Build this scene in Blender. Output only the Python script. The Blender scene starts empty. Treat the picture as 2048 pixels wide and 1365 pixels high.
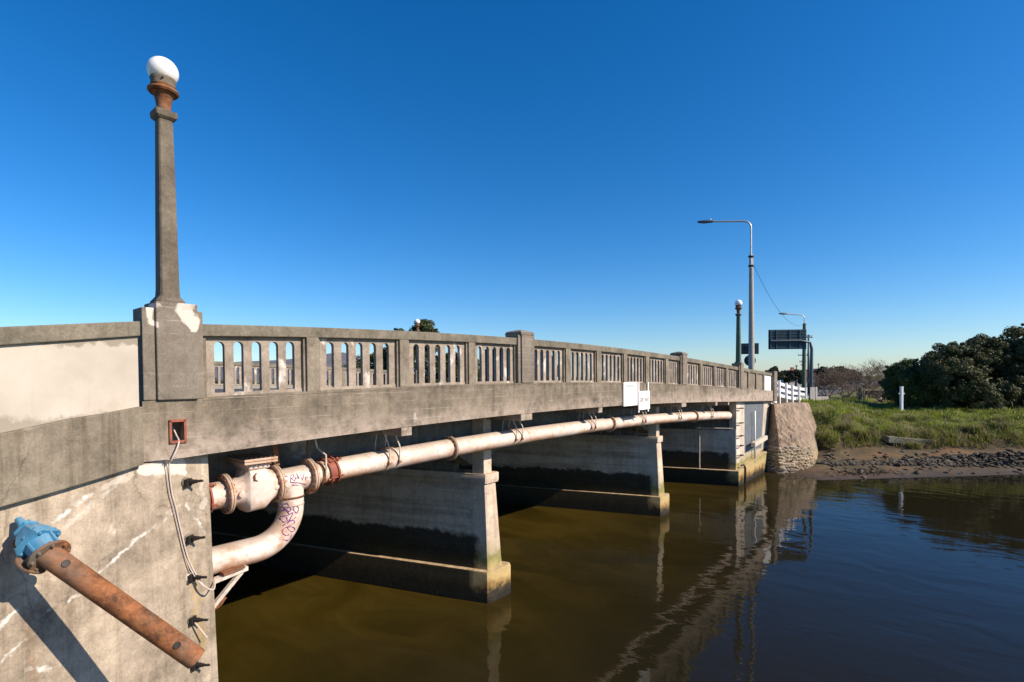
import bpy, math, random
import numpy as np
from mathutils import Vector, Matrix
random.seed(7)
rng = np.random.default_rng(7)
scene = bpy.context.scene
COL = scene.collection
PI = math.pi

# ------------------------------------------------------------------ camera
# world: x along the bridge, y across it (away from the camera side), z up, water at z = 0
cd = bpy.data.cameras.new('camera')
cd.lens = 1045.0 / 2048.0 * 36.0
cd.sensor_width = 36.0
cd.sensor_fit = 'HORIZONTAL'
cd.shift_y = 0.0471
cd.clip_start = 0.1
cd.clip_end = 6000
cam = bpy.data.objects.new('camera', cd)
COL.objects.link(cam)
CAM = Vector((-2.734, -8.79, 6.15))
F0 = Vector((.7736, .6337, 0)).normalized()
R0 = Vector((F0.y, -F0.x, 0))
ZZ = Vector((0, 0, 1))
pit, rol = math.radians(1.15), math.radians(.5)
FW = F0 * math.cos(pit) - ZZ * math.sin(pit)
U0 = F0 * math.sin(pit) + ZZ * math.cos(pit)
RR = R0 * math.cos(rol) - U0 * math.sin(rol)
UU = R0 * math.sin(rol) + U0 * math.cos(rol)
cam.matrix_world = Matrix(((RR.x, UU.x, -FW.x, CAM.x), (RR.y, UU.y, -FW.y, CAM.y), (RR.z, UU.z, -FW.z, CAM.z), (0, 0, 0, 1)))
scene.camera = cam

# ------------------------------------------------------------------ world, sun, exposure
SUN_EL = math.radians(34)
SUN_AZ = math.atan2(.327, -.945)          # clockwise from +y
sunvec = Vector((math.sin(SUN_AZ) * math.cos(SUN_EL), math.cos(SUN_AZ) * math.cos(SUN_EL), math.sin(SUN_EL)))
world = bpy.data.worlds.new('World')
scene.world = world
world.use_nodes = True
wn = world.node_tree
for n in list(wn.nodes):
    wn.nodes.remove(n)
wo = wn.nodes.new('ShaderNodeOutputWorld')
bg = wn.nodes.new('ShaderNodeBackground')
sky = wn.nodes.new('ShaderNodeTexSky')
sky.sky_type = 'NISHITA'
sky.sun_disc = False
sky.sun_elevation = SUN_EL
sky.sun_rotation = SUN_AZ
sky.altitude = 0
sky.air_density = 1.0
sky.dust_density = 0.3
sky.ozone_density = 6.0
hs = wn.nodes.new('ShaderNodeHueSaturation')
hs.inputs['Saturation'].default_value = 1.28
gm = wn.nodes.new('ShaderNodeGamma')
gm.inputs['Gamma'].default_value = 1.02
wn.links.new(sky.outputs[0], hs.inputs['Color'])
wn.links.new(hs.outputs[0], gm.inputs['Color'])
tint = wn.nodes.new('ShaderNodeMix')
tint.data_type = 'RGBA'
tint.blend_type = 'MULTIPLY'
tint.inputs[0].default_value = 1
tint.inputs[7].default_value = (.97, .975, 1.02, 1)
wn.links.new(gm.outputs[0], tint.inputs[6])
wn.links.new(tint.outputs[2], bg.inputs['Color'])
bg.inputs['Strength'].default_value = 0.104
wn.links.new(bg.outputs[0], wo.inputs['Surface'])
sl = bpy.data.lights.new('sun', 'SUN')
sl.energy = 5.0
sl.angle = math.radians(.5)
sl.color = (1.0, .855, .69)
so = bpy.data.objects.new('sun', sl)
COL.objects.link(so)
so.rotation_euler = (-sunvec).to_track_quat('-Z', 'Y').to_euler()
so.location = (10, -30, 40)
vs = scene.view_settings
vs.view_transform = 'Standard'
vs.look = 'None'
vs.exposure = 0.5
vs.gamma = 1
vs.use_curve_mapping = False

# ------------------------------------------------------------------ node helpers
class NT:
    def __init__(s, name):
        s.m = bpy.data.materials.new(name)
        s.m.use_nodes = True
        s.t = s.m.node_tree
        s.b = s.t.nodes['Principled BSDF']
        s.pos = s.t.nodes.new('ShaderNodeNewGeometry').outputs['Position']
    def new(s, typ, **kw):
        n = s.t.nodes.new(typ)
        for k, v in kw.items():
            setattr(n, k, v)
        return n
    def put(s, sock, v):
        if hasattr(v, 'is_output') or isinstance(v, bpy.types.NodeSocket):
            s.t.links.new(v, sock)
        else:
            if isinstance(v, (tuple, list)) and len(v) == 3 and sock.type == 'RGBA':
                v = (*v, 1)
            sock.default_value = v
    def noise(s, scale, detail=6, rough=.6, vec=None, dist=0.0, w=None):
        n = s.new('ShaderNodeTexNoise')
        s.put(n.inputs['Vector'], vec if vec is not None else s.pos)
        n.inputs['Scale'].default_value = scale
        n.inputs['Detail'].default_value = detail
        n.inputs['Roughness'].default_value = rough
        n.inputs['Distortion'].default_value = dist
        return n.outputs['Fac']
    def mapv(s, scale, loc=(0, 0, 0), rot=(0, 0, 0), vec=None):
        n = s.new('ShaderNodeMapping')
        s.put(n.inputs['Vector'], vec if vec is not None else s.pos)
        n.inputs['Scale'].default_value = scale
        n.inputs['Location'].default_value = loc
        n.inputs['Rotation'].default_value = rot
        return n.outputs[0]
    def step(s, v, a, b, lo=0., hi=1.):
        n = s.new('ShaderNodeMapRange')
        s.put(n.inputs['Value'], v)
        n.inputs['From Min'].default_value = a
        n.inputs['From Max'].default_value = b
        n.inputs['To Min'].default_value = lo
        n.inputs['To Max'].default_value = hi
        return n.outputs[0]
    def math(s, op, a, b=0., c=None, clamp=False):
        n = s.new('ShaderNodeMath', operation=op, use_clamp=clamp)
        s.put(n.inputs[0], a)
        s.put(n.inputs[1], b)
        if c is not None:
            s.put(n.inputs[2], c)
        return n.outputs[0]
    def vm(s, op, a, b=None, scale=None):
        n = s.new('ShaderNodeVectorMath', operation=op)
        s.put(n.inputs[0], a)
        if b is not None:
            s.put(n.inputs[1], b)
        if scale is not None:
            s.put(n.inputs['Scale'], scale)
        return n.outputs['Value'] if op in ('DOT_PRODUCT', 'LENGTH') else n.outputs[0]
    def mix(s, f, a, b, blend='MIX'):
        n = s.new('ShaderNodeMix', data_type='RGBA', blend_type=blend)
        s.put(n.inputs[0], f)
        s.put(n.inputs[6], a)
        s.put(n.inputs[7], b)
        return n.outputs[2]
    def sep(s, v=None):
        n = s.new('ShaderNodeSeparateXYZ')
        s.put(n.inputs[0], v if v is not None else s.pos)
        return n.outputs
    def comb(s, x, y, z):
        n = s.new('ShaderNodeCombineXYZ')
        for i, v in enumerate((x, y, z)):
            s.put(n.inputs[i], v)
        return n.outputs[0]
    def bump(s, h, strength=.4, dist=.01, normal=None):
        n = s.new('ShaderNodeBump')
        n.inputs['Strength'].default_value = strength
        n.inputs['Distance'].default_value = dist
        s.put(n.inputs['Height'], h)
        if normal is not None:
            s.put(n.inputs['Normal'], normal)
        return n.outputs[0]
    def out(s, col=None, rough=None, normal=None, metal=None, spec=None):
        if col is not None:
            s.put(s.b.inputs['Base Color'], col)
        if rough is not None:
            s.put(s.b.inputs['Roughness'], rough)
        if normal is not None:
            s.put(s.b.inputs['Normal'], normal)
        if metal is not None:
            s.put(s.b.inputs['Metallic'], metal)
        if spec is not None:
            s.put(s.b.inputs['Specular IOR Level'], spec)
        return s.m

def concrete(name, c1, c2, patch=None, patch_th=.66, streak=.5, tide=0., slime_shade=None, cracks=.32, boards=None, bump=.5, speck=.25, lines=None, blobs=None, scale=1., low=None):
    g = NT(name)
    big = g.noise(.7 * scale, 5, .6)
    med = g.noise(4.5 * scale, 9, .72)
    f = g.step(g.math('ADD', g.math('MULTIPLY', big, .55), g.math('MULTIPLY', med, .45)), .39, .61)
    col = g.mix(f, c1, c2)
    pores = g.noise(38, 4, .7)
    col = g.mix(speck, col, g.mix(g.step(pores, .3, .7), (.25, .23, .2), (1.0, .98, .95)), 'OVERLAY')
    sv = g.mapv((5, 5, .28))
    st = g.noise(1.2, 6, .65, sv)
    stf = g.math('MULTIPLY', g.step(st, .5, .72), streak, clamp=True)
    col = g.mix(stf, col, g.mix(1., col, (.36, .33, .28), 'MULTIPLY'))
    if boards:
        ax = g.sep()[2 if boards == 'z' else 0]
        sc = 1 / .19
        wn_ = g.new('ShaderNodeTexWhiteNoise', noise_dimensions='1D')
        g.put(wn_.inputs['W'], g.math('FLOOR', g.math('MULTIPLY', ax, sc)))
        col = g.mix(.30 if boards == 'z' else .16, col, g.mix(1., col, g.mix(wn_.outputs['Value'], (.72, .72, .72), (1.15, 1.15, 1.15)), 'MULTIPLY'))
        fr = g.math('FRACT', g.math('MULTIPLY', ax, sc))
        line = g.math('MULTIPLY', g.math('LESS_THAN', fr, .045), g.step(g.noise(1.7, 4, .6), .45, .6))
        col = g.mix(g.math('MULTIPLY', line, .35 if boards == 'z' else .14), col, (.6, .55, .5))
    if low is not None:      # lime bloom that gathers on the lower edge of the beam
        z0, z1, lc = low
        zf = g.math('ADD', g.sep()[2], g.math('MULTIPLY', g.noise(1.1, 8, .7), .7))
        col = g.mix(g.math('MULTIPLY', g.step(zf, z1, z0), g.step(med, .3, .6), clamp=True), col, lc)
    if cracks:
        vor = g.new('ShaderNodeTexVoronoi', feature='DISTANCE_TO_EDGE')
        g.put(vor.inputs['Vector'], g.vm('ADD', g.vm('MULTIPLY', g.pos, (1, 1, .8)), g.vm('SCALE', g.new_noise_col(4.), scale=.35)))
        vor.inputs['Scale'].default_value = .75
        ck = g.math('MULTIPLY', g.step(vor.outputs['Distance'], .011, .003), g.step(g.noise(.8, 3, .6), .47, .60))
        col = g.mix(g.math('MULTIPLY', ck, cracks), col, (.035, .03, .024))
        col = g.mix(g.step(g.noise(16, 6, .8), .665, .70, 0, .55), col, (.05, .042, .032))
        rs_ = g.math('MULTIPLY', g.step(g.noise(2.0, 6, .65, g.mapv((3.2, 3.2, .22), loc=(7, 3, 1))), .60, .74), g.step(g.noise(.9, 3, .6), .5, .62))
        col = g.mix(g.math('MULTIPLY', rs_, .5), col, (.20, .105, .05))
    if patch is not None:
        pv = g.mapv((1, 1, .55))
        pn = g.noise(1.25 * scale, 9, .62, pv, .3)
        col = g.mix(g.math('MULTIPLY', g.step(pn, patch_th, patch_th + .06), g.step(med, .30, .58, .25, 1.)), col, patch)
    if blobs:
        wob = g.vm('SCALE', g.vm('SUBTRACT', g.new_noise_col(2.2), (.5, .5, .5)), scale=.5)
        for (a, b, w, colr, amt) in blobs:
            d = segd(g, g.vm('ADD', g.vm('MULTIPLY', g.pos, (1, 0, 1)), wob), a, b)
            k = g.math('MULTIPLY', g.step(d, w, w * .75), amt)
            col = g.mix(k, col, colr)
    if lines:
        wob = g.vm('ADD', g.vm('SCALE', g.vm('SUBTRACT', g.new_noise_col(3.0), (.5, .5, .5)), scale=.22),
                   g.vm('SCALE', g.vm('SUBTRACT', g.new_noise_col(17.), (.5, .5, .5)), scale=.07))
        p2 = g.vm('ADD', g.vm('MULTIPLY', g.pos, (1, 0, 1)), wob)
        for (a, b, w, amt) in lines:
            d = segd(g, p2, a, b)
            k = g.math('MULTIPLY', g.step(d, w, w * .3), g.math('MULTIPLY', g.step(g.noise(5., 8, .75), .36, .62), amt))
            col = g.mix(k, col, (.78, .75, .70))
    if tide:
        zz = g.sep()[2]
        zf = g.math('ADD', zz, g.math('MULTIPLY', g.math('SUBTRACT', g.noise(2.2, 8, .7), .5), 1.1))
        ramp = g.new('ShaderNodeValToRGB')
        e = ramp.color_ramp.elements
        e[0].position = 0.0; e[0].color = (.012, .011, .008, 1)
        e[1].position = 1.0; e[1].color = (.3, .27, .22, 1)
        for ps, cc in ((.10, (.035, .028, .016)), (.17, (.24, .15, .05)), (.26, (.46, .33, .15)), (.36, (.36, .30, .13)), (.46, (.20, .19, .06)), (.58, (.40, .33, .20))):
            n = e.new(ps); n.color = (*cc, 1)
        g.put(ramp.inputs[0], g.step(zf, 0, 2.6))
        barn = g.noise(26, 5, .75)
        tc = g.mix(g.step(barn, .5, .72, 0, .55), ramp.outputs[0], (.06, .055, .045))
        col = g.mix(g.math('MULTIPLY', g.step(zf, 1.9, 1.15), tide), col, tc)
        if slime_shade is not None:      # black tidal algae and barnacles with painted-in shade on the flanks; noses stay pale
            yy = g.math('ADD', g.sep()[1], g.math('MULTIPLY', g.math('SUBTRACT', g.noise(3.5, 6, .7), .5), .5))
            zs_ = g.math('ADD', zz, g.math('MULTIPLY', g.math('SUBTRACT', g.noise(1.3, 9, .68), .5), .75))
            k = g.math('MULTIPLY', g.step(yy, slime_shade, slime_shade + .18), g.step(zs_, 1.86, 1.74))
            wash = g.math('MULTIPLY', g.step(yy, slime_shade, slime_shade + .3), g.step(g.noise(1.4, 7, .65, g.mapv((.12, .12, 2.4))), .44, .60))   # faint level lines left by the tides
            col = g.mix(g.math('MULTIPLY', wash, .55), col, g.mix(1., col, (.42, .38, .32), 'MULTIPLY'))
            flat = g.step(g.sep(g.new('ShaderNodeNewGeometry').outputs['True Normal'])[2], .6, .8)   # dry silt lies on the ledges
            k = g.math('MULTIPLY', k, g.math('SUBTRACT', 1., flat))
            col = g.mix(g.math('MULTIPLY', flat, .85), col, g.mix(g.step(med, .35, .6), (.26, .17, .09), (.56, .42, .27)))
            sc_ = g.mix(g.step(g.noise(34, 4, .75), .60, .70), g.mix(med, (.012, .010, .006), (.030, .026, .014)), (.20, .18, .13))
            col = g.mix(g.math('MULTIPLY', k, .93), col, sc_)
    h = g.math('ADD', g.math('MULTIPLY', pores, .5), g.math('MULTIPLY', g.noise(9, 8, .7), 1.2))
    return g.out(col, g.step(med, .2, .8, .8, .97), g.bump(h, bump, .012), spec=.25)

def new_noise_col(self, scale, detail=4):
    n = self.new('ShaderNodeTexNoise')
    self.put(n.inputs['Vector'], self.pos)
    n.inputs['Scale'].default_value = scale
    n.inputs['Detail'].default_value = detail
    return n.outputs['Color']
NT.new_noise_col = new_noise_col

def segd(g, p, a, b):
    a = Vector((a[0], 0, a[1])); b = Vector((b[0], 0, b[1])); ab = b - a
    pa = g.vm('SUBTRACT', p, tuple(a))
    t = g.math('MULTIPLY', g.vm('DOT_PRODUCT', pa, tuple(ab)), 1 / max(ab.length_squared, 1e-6), clamp=True)
    return g.vm('LENGTH', g.vm('SUBTRACT', pa, g.vm('SCALE', tuple(ab), scale=t)))

def plain(name, col, rough=.6, metal=0., var=.2, sc=6., spec=.4, bump=0.):
    g = NT(name)
    n = g.noise(sc, 7, .65)
    dk = tuple(c * (1 - var) for c in col); lt = tuple(min(1, c * (1 + var)) for c in col)
    return g.out(g.mix(g.step(n, .3, .7), dk, lt), rough, g.bump(g.noise(sc * 9, 4, .6), bump, .01) if bump else None, metal, spec)

def rusty(name, mixg=.25):
    g = NT(name)
    n = g.noise(5, 9, .7); n2 = g.noise(22, 6, .7); n3 = g.noise(1.8, 4, .6)
    c = g.mix(g.step(n, .38, .62), (.085, .04, .02), (.30, .115, .045))
    c = g.mix(g.step(n2, .5, .75, 0, .7), c, (.38, .17, .075))
    c = g.mix(g.step(n3, .5, .66, 0, mixg * 2), c, (.17, .14, .11))
    c = g.mix(g.step(g.noise(60, 3, .6), .62, .75, 0, .6), c, (.04, .025, .018))
    return g.out(c, .82, g.bump(g.math('ADD', n2, n), .5, .006), .1, .3)

def pipe_paint(name, rust=.5, joints=True):
    g = NT(name)
    big = g.noise(1.6, 6, .6); med = g.noise(7, 9, .75)
    c = g.mix(g.step(big, .35, .65), (.60, .495, .425), (.76, .655, .58))
    if not joints:
        c = g.mix(g.step(big, .3, .7, .45, .9), c, (.42, .25, .14))
    c = g.mix(g.step(med, .50, .66, 0, .55), c, (.40, .27, .19))
    c = g.mix(g.step(g.noise(4.2, 9, .72), .56, .66, 0, .5), c, (.78, .70, .64))
    # rust stain that collects along the underside, and spots
    nz = g.sep(g.new('ShaderNodeNewGeometry').outputs['Normal'])[2]
    under = g.step(g.math('ADD', nz, g.math('MULTIPLY', med, -1.0)), -.62, -1.10)
    under = g.math('MULTIPLY', under, g.step(g.noise(.9, 4, .6), .40, .62))
    c = g.mix(g.math('MULTIPLY', under, .85), c, g.mix(g.step(med, .4, .6), (.26, .10, .035), (.50, .24, .09)))
    sp = g.noise(3.1, 10, .78)
    c = g.mix(g.step(sp, .605 - .03 * rust, .66 - .03 * rust, 0, .85), c, g.mix(g.step(med, .4, .6), (.20, .075, .03), (.42, .19, .07)))
    if joints:
        px_ = g.sep()[0]; dmin = None
        for xi in (1.0, 1.85, 2.5, 2.95, 4.3, 6.22, 8.7, 12.7, 14.22, 16.7, 20.4, 22.6, 24.7):
            dd_ = g.math('ABSOLUTE', g.math('SUBTRACT', px_, xi)); dmin = dd_ if dmin is None else g.math('MINIMUM', dmin, dd_)
        near = g.math('ADD', dmin, g.math('MULTIPLY', g.noise(3.4, 9, .75), 1.25))
        c = g.mix(g.step(near, .80, .54, 0, .85), c, g.mix(g.step(med, .38, .62), (.22, .085, .03), (.47, .24, .10)))
        c = g.mix(g.step(g.noise(2.4, 9, .7, g.mapv((.5, 1, 1))), .55, .66, 0, .55), c, (.44, .30, .21))
    dots = g.noise(30, 3, .6)
    c = g.mix(g.step(dots, .69, .73, 0, .8), c, (.07, .04, .03))
    top = g.math('MULTIPLY', g.step(g.math('ADD', nz, g.math('MULTIPLY', med, .8)), .75, 1.25), .7)
    c = g.mix(top, c, (.34, .28, .22))
    return g.out(c, .55, g.bump(g.math('ADD', med, g.math('MULTIPLY', sp, 1.)), .25, .006), 0, .4)

LIME = (.66, .60, .53)
M = {}
M['fascia'] = concrete('fascia concrete', (.095, .080, .060), (.255, .215, .165), patch=LIME, patch_th=.70, streak=.55, boards='z', low=(5.35, 5.95, (.42, .345, .285)))
M['parapet'] = concrete('parapet concrete', (.125, .106, .080), (.265, .23, .18), patch=(.58, .53, .46), patch_th=.665, streak=.35, scale=1.6)
M['copingm'] = concrete('coping concrete', (.10, .09, .068), (.225, .20, .155), patch=(.5, .46, .4), patch_th=.72, streak=.3, scale=2.)
M['baluster'] = concrete('baluster concrete', (.185, .155, .122), (.37, .315, .26), patch=(.68, .61, .54), patch_th=.575, streak=.35, scale=1.7)
M['pillar'] = concrete('pillar concrete', (.13, .112, .09), (.235, .205, .168), patch=None, streak=.25, boards='z', blobs=[((-.13, 7.2), (-.16, 7.08), .075, (.62, .55, .49), .95), ((.20, 7.24), (.32, 7.08), .10, (.62, .55, .49), .95), ((.28, 7.1), (.30, 6.98), .05, (.62, .55, .49), .9), ((-.1, 7.27), (.3, 7.27), .04, (.5, .44, .38), .7)])
M['shaft'] = concrete('lamp shaft concrete', (.085, .072, .055), (.185, .158, .122), patch=(.5, .45, .39), patch_th=.74, streak=.3, scale=2., bump=.6)
M['band'] = concrete('wing wall band concrete', (.10, .086, .064), (.25, .215, .165), patch=(.62, .57, .50), patch_th=.72, streak=.9, boards=None)
WL = [((-1.40, 4.48), (-.94, 4.74), .035, 1.), ((-1.30, 4.35), (-.53, 4.97), .05, .55), ((-.96, 3.71), (.04, 4.21), .035, .95), ((-1.9, 3.42), (-1.75, 3.58), .03, .9),
      ((-1.28, 3.46), (-1.13, 3.55), .03, .9), ((-1.69, 2.86), (-1.47, 2.71), .04, .9), ((.21, 4.35), (.48, 3.78), .03, .75), ((-1.9, 3.0), (-1.5, 3.45), .025, .7), ((-.4, 4.0), (.25, 4.42), .03, .5)]
WB = [((-.34, 4.93), (.17, 4.88), .13, (.70, .64, .56), .85), ((-.9, 4.75), (-.55, 4.9), .06, (.6, .54, .46), .5), ((.45, 4.2), (.56, 4.95), .05, (.55, .5, .43), .6),
      ((.3, 3.1), (.36, 2.0), .10, (.40, .28, .12), .45), ((.22, 3.6), (.24, 3.3), .05, (.36, .26, .13), .4)]
M['wingwall'] = concrete('wing wall concrete', (.18, .148, .11), (.45, .378, .295), patch=(.60, .53, .44), patch_th=.66, streak=.6, boards='x', lines=WL, blobs=WB, bump=.55)
def painted_panel():
    g = NT('white painted panel')
    big = g.noise(1.1, 6, .6); med = g.noise(6, 9, .7)
    c = g.mix(g.step(big, .35, .65), (.41, .365, .305), (.51, .46, .39))
    c = g.mix(g.step(med, .54, .75, 0, .35), c, (.46, .39, .31))
    zz = g.sep()[2]
    edge = g.noise(3.0, 9, .7)
    c = g.mix(g.math('MULTIPLY', g.step(g.math('ADD', zz, g.math('MULTIPLY', edge, .45)), 5.98, 5.92), .85), c, (.27, .235, .185))
    c = g.mix(g.math('MULTIPLY', g.step(g.math('SUBTRACT', zz, g.math('MULTIPLY', edge, .5)), 6.36, 6.40), .85), c, (.24, .21, .165))
    c = g.mix(g.step(g.noise(2.0, 8, .65), .64, .69, 0, .6), c, (.42, .36, .29))
    c = g.mix(g.step(g.noise(1.5, 7, .65, g.mapv((4, 4, .35))), .54, .74, 0, .5), c, (.36, .30, .23))
    c = g.mix(g.step(g.noise(14, 5, .7), .67, .70, 0, .6), c, (.25, .2, .15))
    return g.out(c, .8, g.bump(med, .2, .006), spec=.3)
M['panelpaint'] = painted_panel()
M['pier'] = concrete('pier concrete', (.42, .335, .255), (.68, .565, .445), patch=(.74, .64, .53), patch_th=.7, streak=.3, tide=1., slime_shade=1.12, bump=.6)
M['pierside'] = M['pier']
M['under'] = concrete('soffit concrete', (.10, .092, .08), (.23, .21, .18), patch=(.40, .37, .33), patch_th=.62, streak=.6, bump=.4)
M['abut'] = concrete('far abutment concrete', (.34, .29, .235), (.54, .47, .39), patch=(.62, .55, .47), patch_th=.68, streak=.4, tide=1., slime_shade=.35, bump=.5)
M['greypaint'] = plain('blue grey wall paint', (.115, .135, .155), .75, var=.22, sc=2.2)
M['pipe'] = pipe_paint('pinkish white pipe paint')
M['pipeflange'] = pipe_paint('rust stained flange paint', 2.2, False)
M['rust'] = rusty('rusty steel')
M['rustpaint'] = plain('red brown primer', (.25, .075, .045), .65, var=.35, sc=9, bump=.2)
M['iron'] = rusty('brown cast iron', .5)
M['darkbolt'] = plain('dark bolt steel', (.03, .026, .024), .6, .4, .4, 12)
M['galv'] = plain('galvanised steel', (.50, .49, .46), .45, .6, .2, 9)
M['hang'] = plain('weathered hanger steel', (.60, .52, .44), .6, .15, .35, 9)
def chipped_blue():
    g = NT('chipped blue valve paint')
    n = g.noise(6, 8, .7); f = g.noise(19, 9, .78)
    c = g.mix(g.step(n, .32, .66), (.030, .165, .31), (.075, .29, .475))
    c = g.mix(g.step(g.noise(11, 6, .7), .56, .72, 0, .5), c, (.20, .36, .46))
    c = g.mix(g.step(f, .63, .665, 0, .9), c, g.mix(n, (.10, .045, .02), (.24, .10, .04)))
    nz = g.sep(g.new('ShaderNodeNewGeometry').outputs['Normal'])[2]
    c = g.mix(g.math('MULTIPLY', g.step(nz, .5, .95), g.step(f, .4, .6), clamp=True), c, (.22, .27, .28))
    return g.out(c, g.step(f, .4, .7, .42, .8), g.bump(g.math('ADD', n, f), .4, .005), spec=.4)
M['blue'] = chipped_blue()
M['white'] = plain('white paint', (.80, .80, .79), .5, var=.06, sc=4)
M['signwhite'] = plain('white sign face', (.86, .85, .83), .45, var=.03, sc=2)
M['faint'] = plain('faded grey print', (.46, .48, .50), .6, var=.05)
M['black'] = plain('black print', (.05, .05, .055), .6)
M['cable'] = plain('grey white cable', (.52, .44, .38), .6, var=.15, sc=8)
M['purple'] = plain('purple marker paint', (.20, .045, .22), .6, var=.3, sc=14)
M['signback'] = plain('dark sign back', (.018, .046, .066), .5, .2, .25, 3)
M['signrib'] = plain('sign frame', (.062, .092, .112), .5, .3, .15, 3)
M['polegrey'] = plain('concrete pole', (.36, .34, .30), .85, var=.2, sc=5)
M['polegreen'] = plain('green lamp post', (.085, .13, .09), .7, var=.25, sc=4)
M['wood'] = plain('greenish treated timber', (.10, .13, .085), .85, var=.3, sc=5)
M['timber'] = plain('bleached timber', (.52, .46, .38), .85, var=.25, sc=6)
M['asphalt'] = plain('asphalt', (.075, .073, .07), .92, var=.2, sc=14, bump=.4)
M['path'] = plain('footpath concrete', (.27, .255, .225), .92, var=.2, sc=5, bump=.3)
M['linepaint'] = plain('road paint', (.72, .72, .70), .7, var=.12, sc=8)

def globe_mat():
    g = NT('opal glass globe')
    g.b.inputs['Subsurface Weight'].default_value = .35
    g.b.inputs['Subsurface Radius'].default_value = (.12, .12, .12)
    g.b.inputs['Subsurface Scale'].default_value = 1.
    return g.out((.82, .82, .80), .22, spec=.5)
M['globe'] = globe_mat()

def water_mat():
    g = NT('murky river water')
    big = g.noise(.16, 3, .5, g.mapv((1, 1.6, 1), rot=(0, 0, .35)))
    c = g.mix(g.step(big, .35, .65), (.024, .0170, .0024), (.042, .0295, .0045))
    swirl = g.noise(.55, 5, .6, g.mapv((1, .45, 1), rot=(0, 0, .5)), 1.2)
    c = g.mix(g.step(swirl, .40, .62, 0, .65), c, (.060, .040, .0075))
    x, y, z = g.sep()
    # browner towards the bridge, darker out over the open river
    brown_mix = g.step(g.math('ADD', y, g.math('MULTIPLY', g.noise(.22, 4, .6), 5.)), -1.5, 6.5)
    c = g.mix(brown_mix, (.013, .0112, .0055), c)
    # ripples: long swell, short wavelets, in calm and ruffled patches
    v1 = g.mapv((1.0, .55, 1), rot=(0, 0, .5))
    n1 = g.noise(.85, 2, .45, v1, .6)
    n2 = g.noise(3.6, 3, .5, g.mapv((1.0, .42, 1), rot=(0, 0, .86)), .3)
    n3 = g.noise(13, 2, .5, g.mapv((1, .4, 1), rot=(0, 0, .75)))
    ruff = g.step(g.noise(.11, 3, .5), .42, .62, .25, 1.)
    h = g.math('ADD', g.math('MULTIPLY', n1, .020), g.math('MULTIPLY', g.math('ADD', g.math('MULTIPLY', n2, .0050), g.math('MULTIPLY', n3, .0010)), ruff))
    g.b.inputs['IOR'].default_value = 1.333
    return g.out(c, .025, g.bump(h, 1.0, 1.0), spec=.20)
M['water'] = water_mat()

def ground_mat():
    g = NT('river bank ground')
    x, y, z = g.sep()
    n = g.noise(1.1, 8, .65); f = g.noise(9, 6, .7); b = g.noise(.25, 4, .6)
    mud = g.mix(g.step(n, .35, .65), (.060, .046, .024), (.112, .084, .046))
    mud = g.mix(g.step(b, .48, .62, 0, .8), mud, (.18, .10, .045))
    wet = g.step(g.math('ADD', z, g.math('MULTIPLY', n, .3)), .55, .15)
    mud = g.mix(wet, mud, (.055, .042, .028))
    grass = g.mix(g.step(n, .35, .65), (.07, .088, .014), (.145, .155, .034))
    grass = g.mix(g.step(b, .5, .65, 0, .7), grass, (.15, .13, .06))
    zz = g.math('ADD', z, g.math('MULTIPLY', g.math('SUBTRACT', n, .5), .7))
    c = g.mix(g.step(zz, 1.0, 1.35), mud, grass)
    slope = g.sep(g.new('ShaderNodeNewGeometry').outputs['True Normal'])[2]
    c = g.mix(g.math('MULTIPLY', g.step(slope, .86, .70), g.step(z, .8, 1.0)), c, (.045, .032, .018))    # bare soil on the cut edge
    g.out(c, g.math('SUBTRACT', .95, g.math('MULTIPLY', wet, .45)), g.bump(g.math('ADD', n, g.math('MULTIPLY', f, .5)), .6, .06), spec=.3)
    return g.m
M['ground'] = ground_mat()

def leaf_mat(name, dark, light, tip=None, sc=1.2, transl=.25):
    g = NT(name)
    n = g.noise(sc, 4, .6); f = g.noise(14, 2, .5)
    c = g.mix(g.step(n, .35, .65), dark, light)
    if tip is not None:
        c = g.mix(g.step(f, .55, .70, 0, .8), c, tip)
    g.out(c, .6, spec=.3)
    tr = g.new('ShaderNodeBsdfTranslucent')
    g.put(tr.inputs['Color'], c)
    mx = g.new('ShaderNodeMixShader')
    mx.inputs[0].default_value = transl
    g.t.links.new(g.b.outputs[0], mx.inputs[1])
    g.t.links.new(tr.outputs[0], mx.inputs[2])
    g.t.links.new(mx.outputs[0], g.t.nodes['Material Output'].inputs['Surface'])
    return g.m
M['bush'] = leaf_mat('dark evergreen leaves', (.036, .050, .016), (.092, .100, .036), (.21, .18, .08), .8, .15)
M['bushlight'] = leaf_mat('mid green leaves', (.030, .052, .014), (.075, .105, .024), (.11, .13, .03), .8, .2)
M['treeleaf'] = leaf_mat('tree leaves', (.028, .045, .014), (.07, .085, .022), (.12, .12, .03), .6, .2)
M['grass'] = leaf_mat('bank grass blades', (.080, .135, .008), (.27, .34, .032), (.34, .30, .11), .55, .5)
M['drygrass'] = leaf_mat('dry grass blades', (.20, .155, .085), (.36, .29, .17), None, 1.2, .3)
M['farleaf'] = leaf_mat('far tree leaves', (.030, .036, .018), (.07, .065, .032), None, .1, .1)
M['bark'] = plain('grey bark', (.15, .125, .10), .9, var=.3, sc=8)
M['twig'] = plain('pale twigs', (.27, .22, .175), .9, var=.25, sc=4)
M['rock'] = concrete('dark rock', (.03, .026, .02), (.12, .104, .08), patch=(.34, .30, .24), patch_th=.66, streak=0, scale=4, bump=.7, speck=.4)
M['stone'] = concrete('pale masonry stone', (.28, .22, .16), (.54, .45, .35), patch=(.64, .56, .47), patch_th=.64, streak=.2, tide=.3, scale=3, bump=.9)
M['render'] = concrete('crumbling pink render', (.14, .105, .076), (.33, .255, .19), patch=(.48, .40, .31), patch_th=.66, streak=.8, tide=.3, scale=2.4, bump=1.)
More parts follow.
